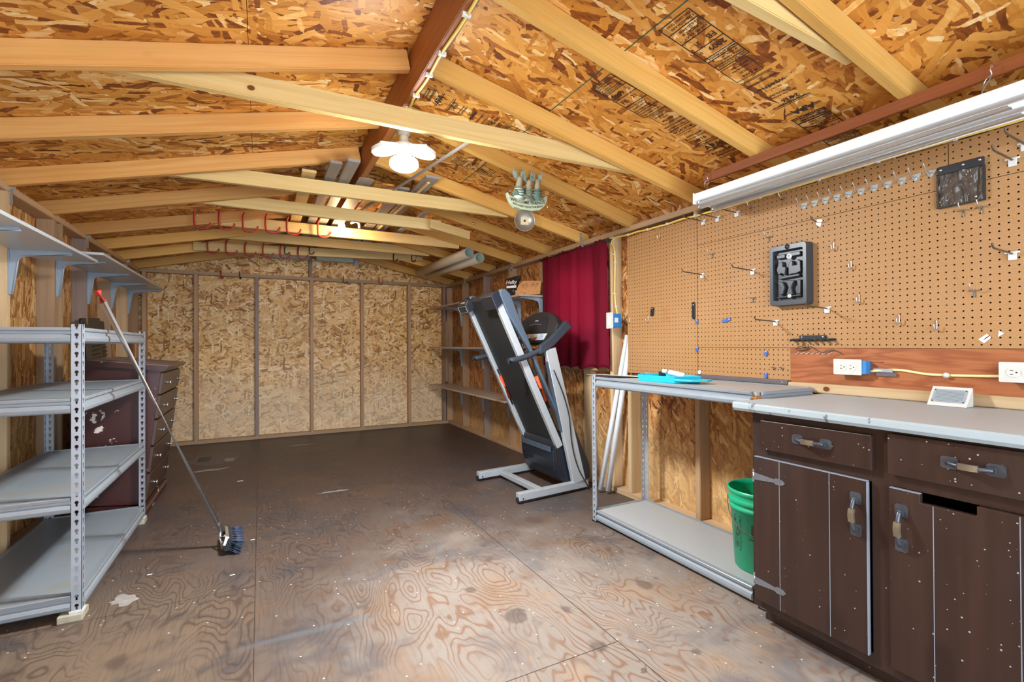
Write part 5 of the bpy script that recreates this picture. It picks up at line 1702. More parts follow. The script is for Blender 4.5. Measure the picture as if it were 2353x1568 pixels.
clip('black_clip', 2.462, 1.325, .030, .062, M['black'], 'small black clip low on the left pegboard sheet', 'clip', .15)
clip('black_clip', 2.112, 1.310, .022, .105, M['black'], 'long upright black clip beside the vertical joint of the pegboard')
clip('blue_clip', 1.879, 1.240, .058, .017, M['bluetape'], 'slanting blue clip on the main pegboard', rot=-.2, g='blue clips on the pegboard')
clip('blue_clip', 2.088, 1.240, .018, .026, M['bluetape'], 'tiny blue clip on the vertical joint below the long black clip', g='blue clips on the pegboard')
clip('blue_clip', 2.088, 1.074, .016, .034, M['bluetape'], 'dark blue clip where the pegboard joints meet', g='blue clips on the pegboard', rot=.2)
clip('blue_clip', 1.638, 1.056, .016, .030, M['bluetape'], 'upper blue clip on the low pegboard strip', g='blue clips on the pegboard', rot=.25)
clip('blue_clip', 1.639, .942, .016, .030, M['bluetape'], 'lower blue clip on the low pegboard strip', g='blue clips on the pegboard')
clip('white_clip', 2.070, .937, .022, .024, M['white'], 'white clip at the lower left corner of the low pegboard strip')
bm = B(); prism(bm, [(-.020, -.004), (-.004, -.018), (.016, .002), (.004, .016)], (PEG - .0008, .775, 1.124), (0, -1, 0), (0, 0, 1), (.0006, 0, 0))
st_ = tag(mk('price_sticker', bm, M['paper']), 'torn white barcode sticker low at the right of the pegboard', 'sticker')
bm = B()
for k in range(6): prism(bm, [(-.006 + k * .0022, -.006 + k * .0018), (-.005 + k * .0022, -.007 + k * .0018), (.002 + k * .0022, .001 + k * .0018), (.001 + k * .0022, .002 + k * .0018)], (PEG - .0012, .775, 1.124), (0, -1, 0), (0, 0, 1), (.0003, 0, 0))
mk('barcode', bm, M['ink'], st_)
bm = B(); prism(bm, [(-.006, -.012), (.010, .0), (-.003, .012)], (PEG - .0008, .735, 1.140), (0, -1, 0), (0, 0, 1), (.0006, 0, 0))
tag(mk('torn_sticker', bm, M['paper']), 'torn triangular scrap of sticker beside the barcode sticker', 'sticker')
# coat-hanger-like bent wire and a spring on the plywood
bm = B()
tube(bm, smoothpath([(PEG - .012, y, z) for y, z in ((1.470, 1.082), (1.455, 1.092), (1.43, 1.095), (1.42, 1.086), (1.44, 1.078), (1.47, 1.079), (1.455, 1.075), (1.42, 1.080), (1.405, 1.094), (1.375, 1.076), (1.345, 1.064), (1.33, 1.072), (1.30, 1.078), (1.275, 1.068), (1.265, 1.061))], 4), .0024, 6)
tag(mk('bent_wire', bm, M['darkwire'], smooth=True), 'long bent steel wire lying over the joint above the red plywood', 'wire')
bm = B()
for k in range(7):
    yy = 1.487 - k * .026
    tube(bm, smoothpath([(PEG - .0045, yy, 1.066), (PEG - .010, yy - .008, 1.063), (PEG - .012, yy - .013, 1.058), (PEG - .006, yy - .02, 1.062), (PEG - .0045, yy - .026, 1.066)], 3), .0014, 5)
tag(mk('wire_chain', bm, M['steel'], smooth=True), 'thin looped wire chain stretched along the top left of the red plywood', 'wire')
bm = B()
for yy in (1.610, 1.568): tube(bm, smoothpath([(PEG - .003, yy, .985), (PEG - .006, yy - .013, .986), (PEG - .010, yy - .018, .979), (PEG - .008, yy - .012, .975), (PEG - .003, yy - .026, .984)], 4), .0014, 6)
tag(mk('wire_spring', bm, M['darkwire'], smooth=True), 'pair of small dark wire springs on the low pegboard strip', 'wire')

# ---------------------------------------------------------------- curtain
r = empty('curtain', (XR - .03, 3.37, .9), 'dark red curtain over the window in the right wall', 'curtain')
bm = B(); uv = bm.loops.layers.uv.verify()
ny, nz = 150, 30
ya, yb = 3.835, 2.905
gv = []
R = random.Random(9)
ph = [R.uniform(0, 6.28) for _ in range(6)]
for i in range(ny + 1):
    u = i / ny; row = []
    for j in range(nz + 1):
        v = j / nz
        amp = .006 + .022 * (1 - v) ** .8
        wv = math.sin(u * 34 + ph[0] + .6 * math.sin(u * 9 + ph[1])) * .6 + math.sin(u * 61 + ph[2]) * .25 * v + math.sin(u * 15 + ph[3]) * .4
        y = ya + (yb - ya) * u + math.sin(u * 22 + ph[4]) * .012 * (1 - v) * math.sin(math.pi * u)
        y += (-.022 if u > .5 else .0) * (1 - v) * (u - .5) * 2
        z = .905 + (1.905 - .905) * v + (.006 * math.sin(u * 90) if j == nz else 0) + (.012 * math.sin(u * 34 + 1) * (1 - v) if v < .1 else 0) + .018 * u * (1 - v)
        if j == nz: z += .012 * math.sin(u * 23) - .01
        row.append(bm.verts.new((XR - .042 - amp * wv, y, z)))
    gv.append(row)
for i in range(ny):
    for j in range(nz):
        f = bm.faces.new((gv[i][j], gv[i + 1][j], gv[i + 1][j + 1], gv[i][j + 1])); f.smooth = True
        for l in f.loops: l[uv].uv = (l.vert.co.y, l.vert.co.z)
cl = mk('cloth', bm, M['curtain'], r, uv=False)
s_ = cl.modifiers.new('solid', 'SOLIDIFY'); s_.thickness = .0012
mk('curtain_rod', tube(B(), [(XR - .045, 3.86, 1.885), (XR - .045, 2.897, 1.885)], .006, 10), M['blackhook'], r)
for y in (3.862, 2.893):
    mk('rod_bracket', box(B(), XR - .052, XR - .001, y - .006, y + .006, 1.872, 1.898), M['blackhook'], r)

# ================================================================ cabinet, counter, rack, bucket
XF = 2.99
cab = empty('base_cabinet', (3.29, .80, 0), 'dark brown stained wooden base cabinet speckled with white paint', 'cabinet')
Y1c, Y0c = 1.280, .330
bm = B()
box(bm, XF + .020, XF + .60, Y1c - .019, Y1c, .072, .839); box(bm, XF + .020, XF + .60, Y0c, Y0c + .019, .072, .839)
box(bm, XF + .58, XF + .60, Y0c + .019, Y1c - .019, .072, .839); box(bm, XF + .020, XF + .58, Y0c + .019, Y1c - .019, .072, .090)
mk('carcass', bm, M['cabinet'], cab)
# face frame: x from XF+.003 to XF+.02
bm = B()
fx0, fx1 = XF + .002, XF + .0198
for y0, y1, z0, z1 in ((Y1c - .040, Y1c, .072, .839), (.795, .856, .072, .839), (Y0c, Y0c + .04, .072, .839),
                       (.856, Y1c - .040, .806, .839), (Y0c + .04, .795, .806, .839), (.856, Y1c - .040, .664, .702), (Y0c + .04, .795, .664, .702), (.856, Y1c - .040, .072, .115), (Y0c + .04, .795, .072, .115)):
    box(bm, fx0, fx1, y0, y1, z0, z1)
mk('face_frame', bm, M['cabinet'], cab, bevel=.001)
mk('toe_kick', box(B(), XF + .065, XF + .075, Y0c + .005, Y1c - .006, 0.0, .0718), M['cabinet'], cab)
mk('toe_kick_end', box(B(), XF + .075, XF + .55, Y1c - .02, Y1c - .006, 0.0, .0718), M['cabinet'], cab)


def pull(parent, c, ln, vert):
    """hammered colonial pull: two plates and a bridge with twisted grip"""
    c = V(c); a = V((0, 0, 1)) if vert else V((0, -1, 0)); b = V((0, 1, 0)) if vert else V((0, 0, 1)); o = V((-1, 0, 0))
    h = ln / 2
    for s in (-1, 1):
        bm = B(); pc = c + a * s * (h - .017)
        prism(bm, [(-.019 if 1 else 0, -.013), (-.012, -.017), (.014, -.017), (.020, -.012), (.020, .012), (.014, .017), (-.012, .017), (-.019, .013)], pc, a * s, b, o * .0035)
        obox(bm, pc + o * .009 + a * (-s * .006), a * .008, b * .008, o * .006)
        tube(bm, smoothpath([pc + o * .012, pc + o * .020 - a * s * .014, c + a * s * (h * .30) + o * .026], 4), [.006] * 9, 10)
        mk('handle_plate', bm, M['hammered'], parent)
    bm = B(); pts = smoothpath([c + a * (h * .32) + o * .026, c + o * .030, c - a * (h * .32) + o * .026], 4)
    for p, q_ in zip(pts[:-1], pts[1:]): obox(bm, (p + q_) / 2, (q_ - p) * .52, b * .0085, o * .0045)
    bmesh.ops.remove_doubles(bm, verts=bm.verts, dist=.0001)
    mk('handle_grip', bm, plain('worn_brass', (.28, .24, .17), .38, .7, grain=.4), parent, label='worn brassy middle of the handle')


# drawers: the left one sits a little crooked
def drawer(y0, y1, z0, z1, yh, zh, skew, lh=.132):
    bm = B()
    x = XF - .018
    prism(bm, [(y0, z0), (y1, z0 + skew), (y1, z1 + skew), (y0, z1)], (x, 0, 0), (0, 1, 0), (0, 0, 1), (.019, 0, 0))
    d_ = mk('drawer', bm, M['cabinet'], cab, bevel=.002)
    bm = B(); box(bm, XF + .0015, XF + .45, y0 + .012, y0 + .022, z0 + .014, z1 - .014); box(bm, XF + .0015, XF + .45, y1 - .022, y1 - .012, z0 + .014, z1 - .014)
    mk('drawer_side', bm, M['dresser_top'], d_)
    pull(d_, (x, yh, zh), lh, False)
    return d_


drawer(.846, 1.232, .703, .815, 1.035, .762, -.004)
drawer(Y0c + .008, .802, .704, .829, .600, .771, 0)
# the metal runner showing in the gap right of the left drawer
mk('drawer_runner', box(B(), XF + .004, XF + .30, .832, .838, .735, .75), M['steel'], cab)


def door(y0, y1, z0, z1, grooves, handle_y, handle_z, hinge_y, hz, notch=None, hs=1, hinges=True):
    x = XF - .017
    bm = B()
    if notch:
        n0, n1, nz = notch
        poly = [(y0, z0), (y1, z0), (y1, z1), (n1, z1), (n1, nz), (n0, nz), (n0, z1), (y0, z1)]
    else: poly = [(y0, z0), (y1, z0), (y1, z1), (y0, z1)]
    prism(bm, poly, (x, 0, 0), (0, 1, 0), (0, 0, 1), (.0185, 0, 0))
    d_ = mk('door', bm, M['cabinet'], cab, bevel=.0022)
    for gy, wd in grooves:
        top = z1 if not notch or not (notch[0] < gy < notch[1]) else notch[2]
        mk('plank_groove', box(B(), x - .0004, x + .002, gy - wd / 2, gy + wd / 2, z0 + .002, top - .002), M['groove'], d_)
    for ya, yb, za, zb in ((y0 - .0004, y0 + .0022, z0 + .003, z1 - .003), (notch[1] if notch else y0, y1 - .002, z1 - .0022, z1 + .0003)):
        mk('worn_edge', box(B(), x - .0005, x + .012, ya, yb, za, zb), M['groove'], d_, label='chalky worn edge')  # thin pale bluish strips along the door's side and top edges
    pull(d_, (x, handle_y, handle_z), .138, True)
    if hinges:
        for z in hz:
            s = hs
            bm = B()
            prism(bm, [(0, -.014), (0, .014), (.085 * s, .0065), (.092 * s, .012), (.118 * s, .0095), (.128 * s, 0), (.118 * s, -.0095), (.092 * s, -.012), (.085 * s, -.0065)], (x - .0022, hinge_y, z), (0, -1, 0), (0, 0, 1), (.0022, 0, 0))
            mk('strap_hinge', bm, M['hinge'], d_)
            bm = B(); box(bm, x + .004, XF + .001, hinge_y + .001 * s, hinge_y + .009 * s, z - .024, z + .024) if s > 0 else box(bm, x + .004, XF + .001, hinge_y - .009, hinge_y - .001, z - .024, z + .024)
            tube(bm, [(x - .001, hinge_y, z - .014), (x - .001, hinge_y, z + .014)], .0028, 8)
            mk('hinge_knuckle', bm, M['galv'], d_)
    return d_


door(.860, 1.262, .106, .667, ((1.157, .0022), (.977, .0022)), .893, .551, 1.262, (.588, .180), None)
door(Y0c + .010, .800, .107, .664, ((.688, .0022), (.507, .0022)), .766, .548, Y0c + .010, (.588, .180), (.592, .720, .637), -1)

# counter
bm = B()
prism(bm, [(2.944, .848), (2.940, .852), (2.940, .871), (2.946, .8755), (3.566, .8755), (3.566, .8405), (2.950, .8405)], (0, 1.332, 0), (1, 0, 0), (0, 0, 1), (0, -1.05, 0))
tag(mk('countertop', bm, M['counter'], bevel=.0015), 'thick white-painted countertop with chipped edges on the brown cabinet', 'countertop')

# small white instruction box standing against the ledger
r = empty('instruction_box', (3.50, .84, .876), 'small white plastic stand with a printed panel on the counter', 'box')
a, b = V((3.468, .902, .8765)), V((3.468, .786, .8765))
tp = V((.045, 0, .062)).normalized(); nn = V((-.062, 0, .045)).normalized()
bm = B(); prism(bm, [(0, 0), (.050, .068), (.056, .066), (.056, 0)], a, (1, 0, 0), (0, 0, 1), (0, -.116, 0))
sh = mk('white_shell', bm, M['white'], r, bevel=.0015)
uu = V((.050, 0, .068)).normalized(); n2 = V((-.068, 0, .050)).normalized()
bm = B(); prism(bm, rrect(.098, .056, .004, 3), a + V((0, -.058, 0)) + uu * .044 + n2 * .0005, (0, -1, 0), uu, n2 * .0012)
pp = mk('printed_panel', bm, M['concrete'], r)
bm = B()
for k in range(9): obox(bm, a + V((0, -.058, 0)) + uu * (.022 + k * .0052) + n2 * .0019, (0, .042 - (.01 if k == 0 else 0), 0), uu * .0004, n2 * .0001)
for sy in (-1, 1):
    for su in (.020, .068): lathe(bm, a + V((0, -.058 + sy * .045, 0)) + uu * su + n2 * .0016, [(.003, 0), (0, .0012)], axis=n2, n=10)
mk('small_print', bm, M['ink'], r)

# right-hand rack under and beside the counter
rack('workbench_rack', 'long low grey steel rack with pale boards standing left of the brown cabinet', 'rack', 3.100, 3.535, 1.334, 2.482, (.012, .8415), .918, .003, M['shelflight'], 'black', yin=.036)

# turquoise tray and the bottle in it
r = empty('paint_tray', (3.22, 1.98, .9005), 'turquoise plastic tray lying on top of the grey rack', 'tray')
zt = .9008
ys = (2.17, 1.80)
a0, a1 = at(1478, 868, Z=.9), at(1590, 872, Z=.9)
c0 = at(1530, 876, Z=.9)
bm = B()
prof = [(.0, 0.0), (.03, -.002), (.055, .0), (.06, .04), (.0, .044)]
def tray(bm, poly, z0, z1, inset, floor_z):
    n = len(poly); cx_ = sum(p[0] for p in poly) / n; cy_ = sum(p[1] for p in poly) / n
    def sc_(p, s): return (cx_ + (p[0] - cx_) * s, cy_ + (p[1] - cy_) * s)
    A = [bm.verts.new((*sc_(p, .96), z0)) for p in poly]; Bv = [bm.verts.new((*p, z1)) for p in poly]
    Cv = [bm.verts.new((*sc_(p, inset), z1)) for p in poly]; D = [bm.verts.new((*sc_(p, inset * .95), floor_z)) for p in poly]
    bm.faces.new(A); bm.faces.new(D)
    for i in range(n):
        j = (i + 1) % n
        bm.faces.new((A[i], A[j], Bv[j], Bv[i])); bm.faces.new((Bv[i], Bv[j], Cv[j], Cv[i])); bm.faces.new((Cv[i], Cv[j], D[j], D[i]))
tray(bm, [(3.13, 1.99), (3.17, 1.86), (3.30, 1.80), (3.36, 1.90), (3.34, 2.13), (3.24, 2.17), (3.15, 2.12)], zt, zt + .036, .93, zt + .012)
mk('tray_body', bm, M['turq'], r, bevel=.002)
bm = B(); prism(bm, [(3.17, 1.862), (3.30, 1.802), (3.335, 1.76), (3.27, 1.735), (3.20, 1.775)], (0, 0, zt + .012), (1, 0, 0), (0, 1, 0), (0, 0, .010)); mk('pouring_lip', bm, M['turq'], r, bevel=.002)
bm = B(); prism(bm, [(3.245, 2.165), (3.30, 2.15), (3.31, 2.20), (3.26, 2.215)], (0, 0, zt + .004), (1, 0, 0), (0, 1, 0), (0, 0, .030)); mk('end_tab', bm, M['turq'], r, bevel=.003)
r = empty('spray_bottle', (3.30, 2.0, .93), 'small clear bottle with a white cap lying in the turquoise tray', 'bottle')
p0, p1 = V((3.25, 2.03, .958)), V((3.31, 1.89, .928))
d_ = (p1 - p0).normalized()
mk('bottle_body', tube(B(), [p0 + d_ * .03, p0 + d_ * .04, p0 + d_ * .12, p0 + d_ * .13], [.010, .015, .015, .012], 18), M['glassbottle'], r)
mk('bottle_cap', tube(B(), [p0, p0 + d_ * .004, p0 + d_ * .03], [.010, .0125, .0125], 18), M['white'], r)
bm = B(); obox(bm, (3.275, 2.055, .936), (.022, .004, 0), (-.002, .010, 0), (0, 0, .018)); tag(mk('black_block', bm, M['black'], bevel=.003), 'small black plastic block in the turquoise tray behind the bottle', 'block')

# curled paper on the rack's far corner
bm = B()
nx, ny = 14, 8
c_ = [at(1353, 862, Y=2.50), at(1478, 866, Z=.904)]
gv = []
for i in range(nx + 1):
    u = i / nx; row = []
    for j in range(ny + 1):
        v = j / ny
        x = 3.075 + .30 * u * .9 + .10 * v; y = 2.50 - .10 * u - .22 * v * .8 + .02 * u
        row.append(bm.verts.new((x, y, .9035 + .022 * max(0, (1 - u) - .55) ** 1.3 * 2 + .004 * math.sin(u * 5 + v * 3) ** 2)))
    gv.append(row)
for i in range(nx):
    for j in range(ny):
        f = bm.faces.new((gv[i][j], gv[i + 1][j], gv[i + 1][j + 1], gv[i][j + 1])); f.smooth = True
pa = tag(mk('curled_paper', bm, M['paper']), 'curled sheet of white paper on the far corner of the grey rack', 'paper')
s_ = pa.modifiers.new('solid', 'SOLIDIFY'); s_.thickness = .0006

# green bucket
bx_, by_ = 3.33, 1.470; zb = .0715
bk = empty('bucket', (bx_, by_, zb), 'bright green plastic bucket on the low shelf of the rack beside the cabinet', 'bucket')
Hb, r0, r1 = .365, .128, .149
def rad(h): return r0 + (r1 - r0) * h / Hb
prof = [(0, 0), (r0 - .004, 0), (r0, .004), (rad(.27), .27), (rad(.27) + .007, .273), (rad(.28) + .007, .285), (rad(.29) + .002, .288), (rad(.30) + .002, .300), (rad(.3) + .008, .303), (rad(.31) + .008, .318), (rad(.32) + .003, .322), (rad(.345) + .004, .345), (rad(.35) + .008, .348), (r1 + .008, Hb), (r1 + .002, Hb), (rad(.34) - .002, .34), (rad(0) - .004, .006), (0, .006)]
mk('bucket_body', lathe(B(), (bx_, by_, zb), prof, n=56), M['green'], bk)
def onb(u, v):
    """print wrapped round the bucket; u metres round from the side facing the door"""
    rr = rad(v) + .0009; a = BA - u / rr
    return V((bx_ + rr * math.cos(a), by_ + rr * math.sin(a), zb + v))
BA = math.atan2(CAM.y - by_, CAM.x - bx_) + 0.0
def onb2(u, v):
    rr = rad(v) + .0009; a = BA + u / rr
    return V((bx_ + rr * math.cos(a), by_ + rr * math.sin(a), zb + v))
bm = B()
addtext(bm, 'M', .068, lambda u, v: onb2(u - .058, v + .172), bold=.0018, shear=.0)
for k in range(14):
    u0 = -.066 + k * .008
    bm.faces.new([bm.verts.new(onb2(a_, b_)) for a_, b_ in ((u0, .157), (u0 + .008, .157), (u0 + .008, .153), (u0, .153))])
addtext(bm, 'ser', .030, lambda u, v: onb2(u - .040, v + .118), bold=.0004, shear=.35)
mk('printed_brand', bm, M['ink'], bk)
bm = B()
def line(pts, w_=.0012):
    for (a_, b_), (c1_, d1_) in zip(pts[:-1], pts[1:]):
        dd = V((c1_ - a_, d1_ - b_, 0)); nn_ = V((-dd.y, dd.x, 0)).normalized() * w_
        bm.faces.new([bm.verts.new(onb2(e, f)) for e, f in ((a_ + nn_.x, b_ + nn_.y), (c1_ + nn_.x, d1_ + nn_.y), (c1_ - nn_.x, d1_ - nn_.y), (a_ - nn_.x, b_ - nn_.y))])
U0 = -.150
line([(U0, .245), (U0 + .042, .245), (U0 + .042, .09), (U0, .09), (U0, .245)])
line([(U0, .225), (U0 + .042, .225)], .006)
line([(U0 + .01, .15), (U0 + .02, .20), (U0 + .034, .17), (U0 + .022, .15), (U0 + .012, .165)], .002)
line([(U0 + .006, .14), (U0 + .036, .14)], .001)
for k in range(6): line([(U0 + .006 + k * .005, .10), (U0 + .006 + k * .005, .13)], .0007)
mk('warning_print', bm, M['ink'], bk)
bm = B()
a1_ = math.radians(118)
pv = [(bx_ + .157 * math.cos(a1_ + t), by_ + .157 * math.sin(a1_ + t), zb + .31 - .13 * math.sin(min(math.pi, t * 1.0))) for t in [k * math.pi / 14 for k in range(15)]]
tube(bm, pv, .0025, 8)
mk('wire_handle', bm, M['darkwire'], bk)

# ---------------------------------------------------------------- white pipes leaning on the wall, paper cone
for (bx0, by0, tx, ty, lb, g) in ((1379, 1126, 1420, 895, 'left one of two long white pipes leaning in behind the pegboard edge', 0), (1396, 1129, 1431.5, 895, 'right one of two long white pipes leaning in behind the pegboard edge', 1)):
    p0 = at(bx0, by0, Z=.024)
    p1 = at(tx, ty, X=3.586)
    d_ = (p1 - p0); p2 = p0 + d_ * (1.15 / d_.z)
    root = empty('white_pipe', p0, lb, 'pipe', 'white pipes leaning beside the rack')
    bm = B(); dn = d_.normalized()
    tube(bm, [p0, p0 + dn * .004, p2], [.016, .0195, .0195], 24)
    mk('pipe_body', bm, M['pvcwhite'], root)
    bm = B(); tube(bm, [p0 - dn * .002, p0 + dn * .002], [.014, .0165], 20); mk('end_plug', bm, M['white'], root)

# ---------------------------------------------------------------- shelves in the back right corner
for k, (py, zz, lab) in enumerate(((712, 1.589, 'top tan wall shelf in the back right corner, behind the treadmill'), (800, 1.060, 'middle tan wall shelf in the back right corner, behind the treadmill'), (885, .552, 'lowest tan wall shelf in the back right corner, behind the treadmill'))):
    y0 = (5.15, 4.55, 4.12)[k]
    ys_ = [y for y in (5.95, 5.27, 4.60) if y > y0 + .02]
    wallshelf('wall_shelf', lab, 3.300, 3.598, y0, 6.43, zz, .018, M['shelftan'], ys_, XR - .001, -1, .24, .24, group='tan shelves in the back right corner')
sh = wallshelf('wall_shelf', 'short tan shelf on grey brackets left of the red curtain, holding the plastic bag', 3.335, 3.598, 3.875, 4.40, 1.548, .018, M['shelftan'], (3.915, 4.34), XR - .001, -1, .235, .22)
board('wall_block', (3.555, 6.40, .60), (3.555, 6.40, 1.42), .07, .035, M['stud'], up=(-1, 0, 0), label='short upright offcut nailed in the back right corner between the shelves', cat='board')
# plastic bag
r = empty('plastic_bag', (3.45, 4.20, 1.567), 'part-full black and clear plastic trash bag package on the short shelf', 'bag')
bm = B(); NB = 22
cb_ = at(1186, 680, X=3.43); 
rings = []
for k, (h_, wy, wx) in enumerate(((0, .085, .045), (.03, .105, .055), (.07, .10, .05), (.11, .085, .045), (.135, .095, .04), (.16, .14, .03), (.185, .17, .016), (.195, .175, .008))):
    rings.append([bm.verts.new((3.45 + wx * math.cos(2 * math.pi * i / NB) * (1 + .10 * math.sin(5 * i + k)), 4.215 + wy * math.sin(2 * math.pi * i / NB) * (1 + .06 * math.sin(3 * i + k * 2)), 1.5675 + h_ + .006 * math.sin(i * 1.7) * (k > 5))) for i in range(NB)])
for a_, b_ in zip(rings[:-1], rings[1:]):
    for i in range(NB):
        f = bm.faces.new((a_[i], a_[(i + 1) % NB], b_[(i + 1) % NB], b_[i])); f.smooth = True
bm.faces.new(rings[0]); bm.faces.new(rings[-1])
bg_ = mk('bag_film', bm, M['poly'], r)
bm = B(); fd = V((-.80, -.60, 0)); sd = V((.60, -.80, 0)); bc = V((3.405, 4.145, 1.69))
addtext(bm, 'Hefty', .050, lambda u, v: bc + sd * u + V((0, 0, v)) + fd * .022, align='CENTER', bold=.0012, shear=.15)
mk('brand_lettering', bm, M['white'], bg_)
bm = B(); obox(bm, bc + V((0, 0, -.028)) + fd * .018, sd * .052, (0, 0, .011), fd * .001); mk('white_band', bm, M['paper'], bg_)
# wooden board with wire hooks
r = empty('hook_board', (3.47, 3.95, 1.567), 'orange-brown wooden coat board with two wire hooks leaning on the short shelf', 'hook board')
o_ = at(1172, 676, Y=4.16)
pA, pB, pC, pD = at(1180, 673, Y=4.05), at(1190, 642, Y=4.05), at(1243, 648, Y=3.86), at(1247, 680, Y=3.86)
z_ = 1.5672
base = V((3.380, 4.035, z_)); e1 = V((.16, -.19, 0)); e1n = e1.normalized(); e2 = V((.05, .04, .17)).normalized(); n3 = e1n.cross(e2).normalized()
bm = B(); prism(bm, [(0, 0), (.25, 0), (.245, .135), (.06, .145), (.02, .10)], base, e1n, e2, n3 * .016)
hb = mk('wood_plate', bm, M['orangeboard'], r, bevel=.002)
for u_ in (.10, .20):
    f_ = -n3 if n3.dot(V((-1, -1, 0))) < 0 else n3
    p = base + e1n * u_ + e2 * .10 + f_ * .017
    bm = B(); tube(bm, smoothpath([p + e1n * (-.022), p + e1n * (-.022) + f_ * .03 - e2 * .012, p - e2 * .035 + f_ * .05 - e1n * .018, p - e2 * .035 + f_ * .05 + e1n * .018, p + e1n * .022 + f_ * .03 - e2 * .012, p + e1n * .022], 3), .0022, 6)
    mk('wire_hook', bm, M['steel'], r)

# ================================================================ folded treadmill
tm = empty('treadmill', (3.15, 3.33, 0), 'folded black and silver treadmill standing upright in front of the red curtain', 'treadmill')
YN, YFR = 3.05, 3.60                          # near and far side planes
A0, A1 = V((3.215, 0, .345)), V((2.715, 0, 1.405))
E = (A1 - A0); LEN = E.length; E.normalize()
N = V((E.z, 0, -E.x))                         # towards the wall: the running side
YV = V((0, 1, 0))


def tp(e, n, y): return A0 + E * e + N * n + YV * y


def tbox(bm, e0, e1, n0, n1, y0, y1):
    obox(bm, tp((e0 + e1) / 2, (n0 + n1) / 2, (y0 + y1) / 2), E * (e1 - e0) / 2, N * (n1 - n0) / 2, YV * (y1 - y0) / 2)


deck = mk('deck', (lambda b: (tbox(b, -.02, LEN + .03, .035, .062, YN + .045, YFR - .045), b)[1])(B()), M['black'], tm)
bm = B()
poly = [(-.02, .012), (LEN + .03, .012), (LEN + .055, .026), (LEN + .060, .045), (LEN + .055, .064), (LEN + .03, .078), (-.02, .078), (-.05, .045)]
prism(bm, [(a_, b_) for a_, b_ in poly], tp(0, 0, YN + .055), E, N, YV * (YFR - YN - .11))
mk('running_belt', bm, M['belt'], tm, bevel=.003)
for y0, s in ((YN, 1), (YFR - .038, -1)):
    bm = B(); tbox(bm, -.01, LEN, -.012, .040, y0, y0 + .038)
    mk('side_rail', bm, M['tm_grey'], tm, bevel=.004)
    # raised platform with a swept top end
    yy = y0 - .018 if s > 0 else y0 + .016
    bm = B(); prism(bm, [(-.30, .085), (-.28, .125), (-.05, .112), (.30, .104), (LEN - .10, .108), (LEN + .015, .112), (LEN + .060, .092), (LEN + .075, .060), (LEN + .045, .036), (LEN - .10, .034), (LEN - .22, .052), (.75, .080), (.2, .088)],
                    tp(0, 0, yy), E, N, YV * .040)
    mk('foot_platform', bm, M['tm_blue'], tm, bevel=.006)
    oy, on = (y0 + .004, .058) if s > 0 else (y0 - .010, .006)
    bm = B(); tube(bm, [tp(.56, on, oy), tp(.36, on, oy)], .015, 14)
    mk('shock_cylinder', bm, M['orange'], tm, label='orange cylinder beside the rail')
    bm = B(); tube(bm, [tp(.62, on, oy), tp(.30, on, oy)], .007, 8); mk('shock_rod', bm, M['black'], tm)
# end caps and folding foot
bm = B(); prism(bm, [(LEN - .045, -.030), (LEN + .055, -.030), (LEN + .078, .0), (LEN + .070, .04), (LEN - .02, .04)], tp(0, 0, YN - .012), E, N, YV * .195); mk('end_cap', bm, M['tm_navy'], tm, bevel=.005)
bm = B(); prism(bm, [(LEN - .035, -.045), (LEN + .035, -.045), (LEN + .060, -.01), (LEN + .055, .04), (LEN - .02, .04)], tp(0, 0, YFR - .10), E, N, YV * .185); ec = mk('end_cap', bm, M['black'], tm, bevel=.005)
bm = B()
o_ = tp(0, -.0465, 0)
for a_, b_, c_, d_ in ((LEN - .028, LEN - .025, YFR - .085, YFR + .07), (LEN + .022, LEN + .025, YFR - .085, YFR + .07), (LEN - .028, LEN + .025, YFR - .088, YFR - .085), (LEN - .028, LEN + .025, YFR + .07, YFR + .073)):
    tbox(bm, a_, b_, -.0475, -.044, c_, d_)
mk('cap_outline', bm, M['bracket'], ec)
bm = B(); lathe(bm, tp(LEN + .045, .02, YFR - .02), [(0, 0), (.028, 0), (.028, .028), (0, .028)], axis=YV, n=18); mk('transport_wheel', bm, M['black'], tm)
bm = B(); tbox(bm, LEN + .03, LEN + .052, -.03, -.01, YFR - .05, YFR + .02); mk('cap_clip', bm, M['white'], tm)
# specification label near the foot of the far rail
bm = B(); tbox(bm, .10, .26, -.0132, -.0122, YFR - .032, YFR - .008); mk('spec_label', bm, M['decal'], tm)

# motor hood: rounded shell at the foot
bm = B()
hp = [(3.205, .372), (3.187, .300), (3.190, .235), (3.205, .160), (3.232, .098), (3.270, .064), (3.318, .055), (3.370, .072), (3.405, .115), (3.418, .175), (3.410, .240), (3.385, .330), (3.350, .400), (3.300, .440), (3.255, .420)]
prism(bm, hp, (0, YN + .035, 0), (1, 0, 0), (0, 0, 1), (0, YFR - YN - .07, 0))
hood = mk('motor_hood', bm, M['tm_navy'], tm, bevel=.008)
for p in hood.data.polygons: p.use_smooth = False
bm = B()
for k in range(9):
    y = YFR - .10 - k * .012
    obox(bm, (3.1925, y, .222), (.0015, 0, 0), (0, .0022, 0), (-.002, 0, .026))
mk('hood_vents', bm, M['black'], hood)
bm = B(); obox(bm, (3.178, (YN + YFR) / 2, .318), (.003, 0, 0), (0, (YFR - YN) / 2 - .05, 0), (-.004, 0, .022)); mk('hood_trim', bm, M['tm_blue'], tm, bevel=.002)
for y in (YN + .012, YFR - .035):
    bm = B(); prism(bm, [(3.225, .40), (3.190, .33), (3.200, .21), (3.235, .10), (3.28, .055), (3.36, .055), (3.40, .10), (3.36, .30), (3.30, .45)], (0, y, 0), (1, 0, 0), (0, 0, 1), (0, .022, 0))
    mk('hood_side', bm, M['tm_navy'], tm, bevel=.004)

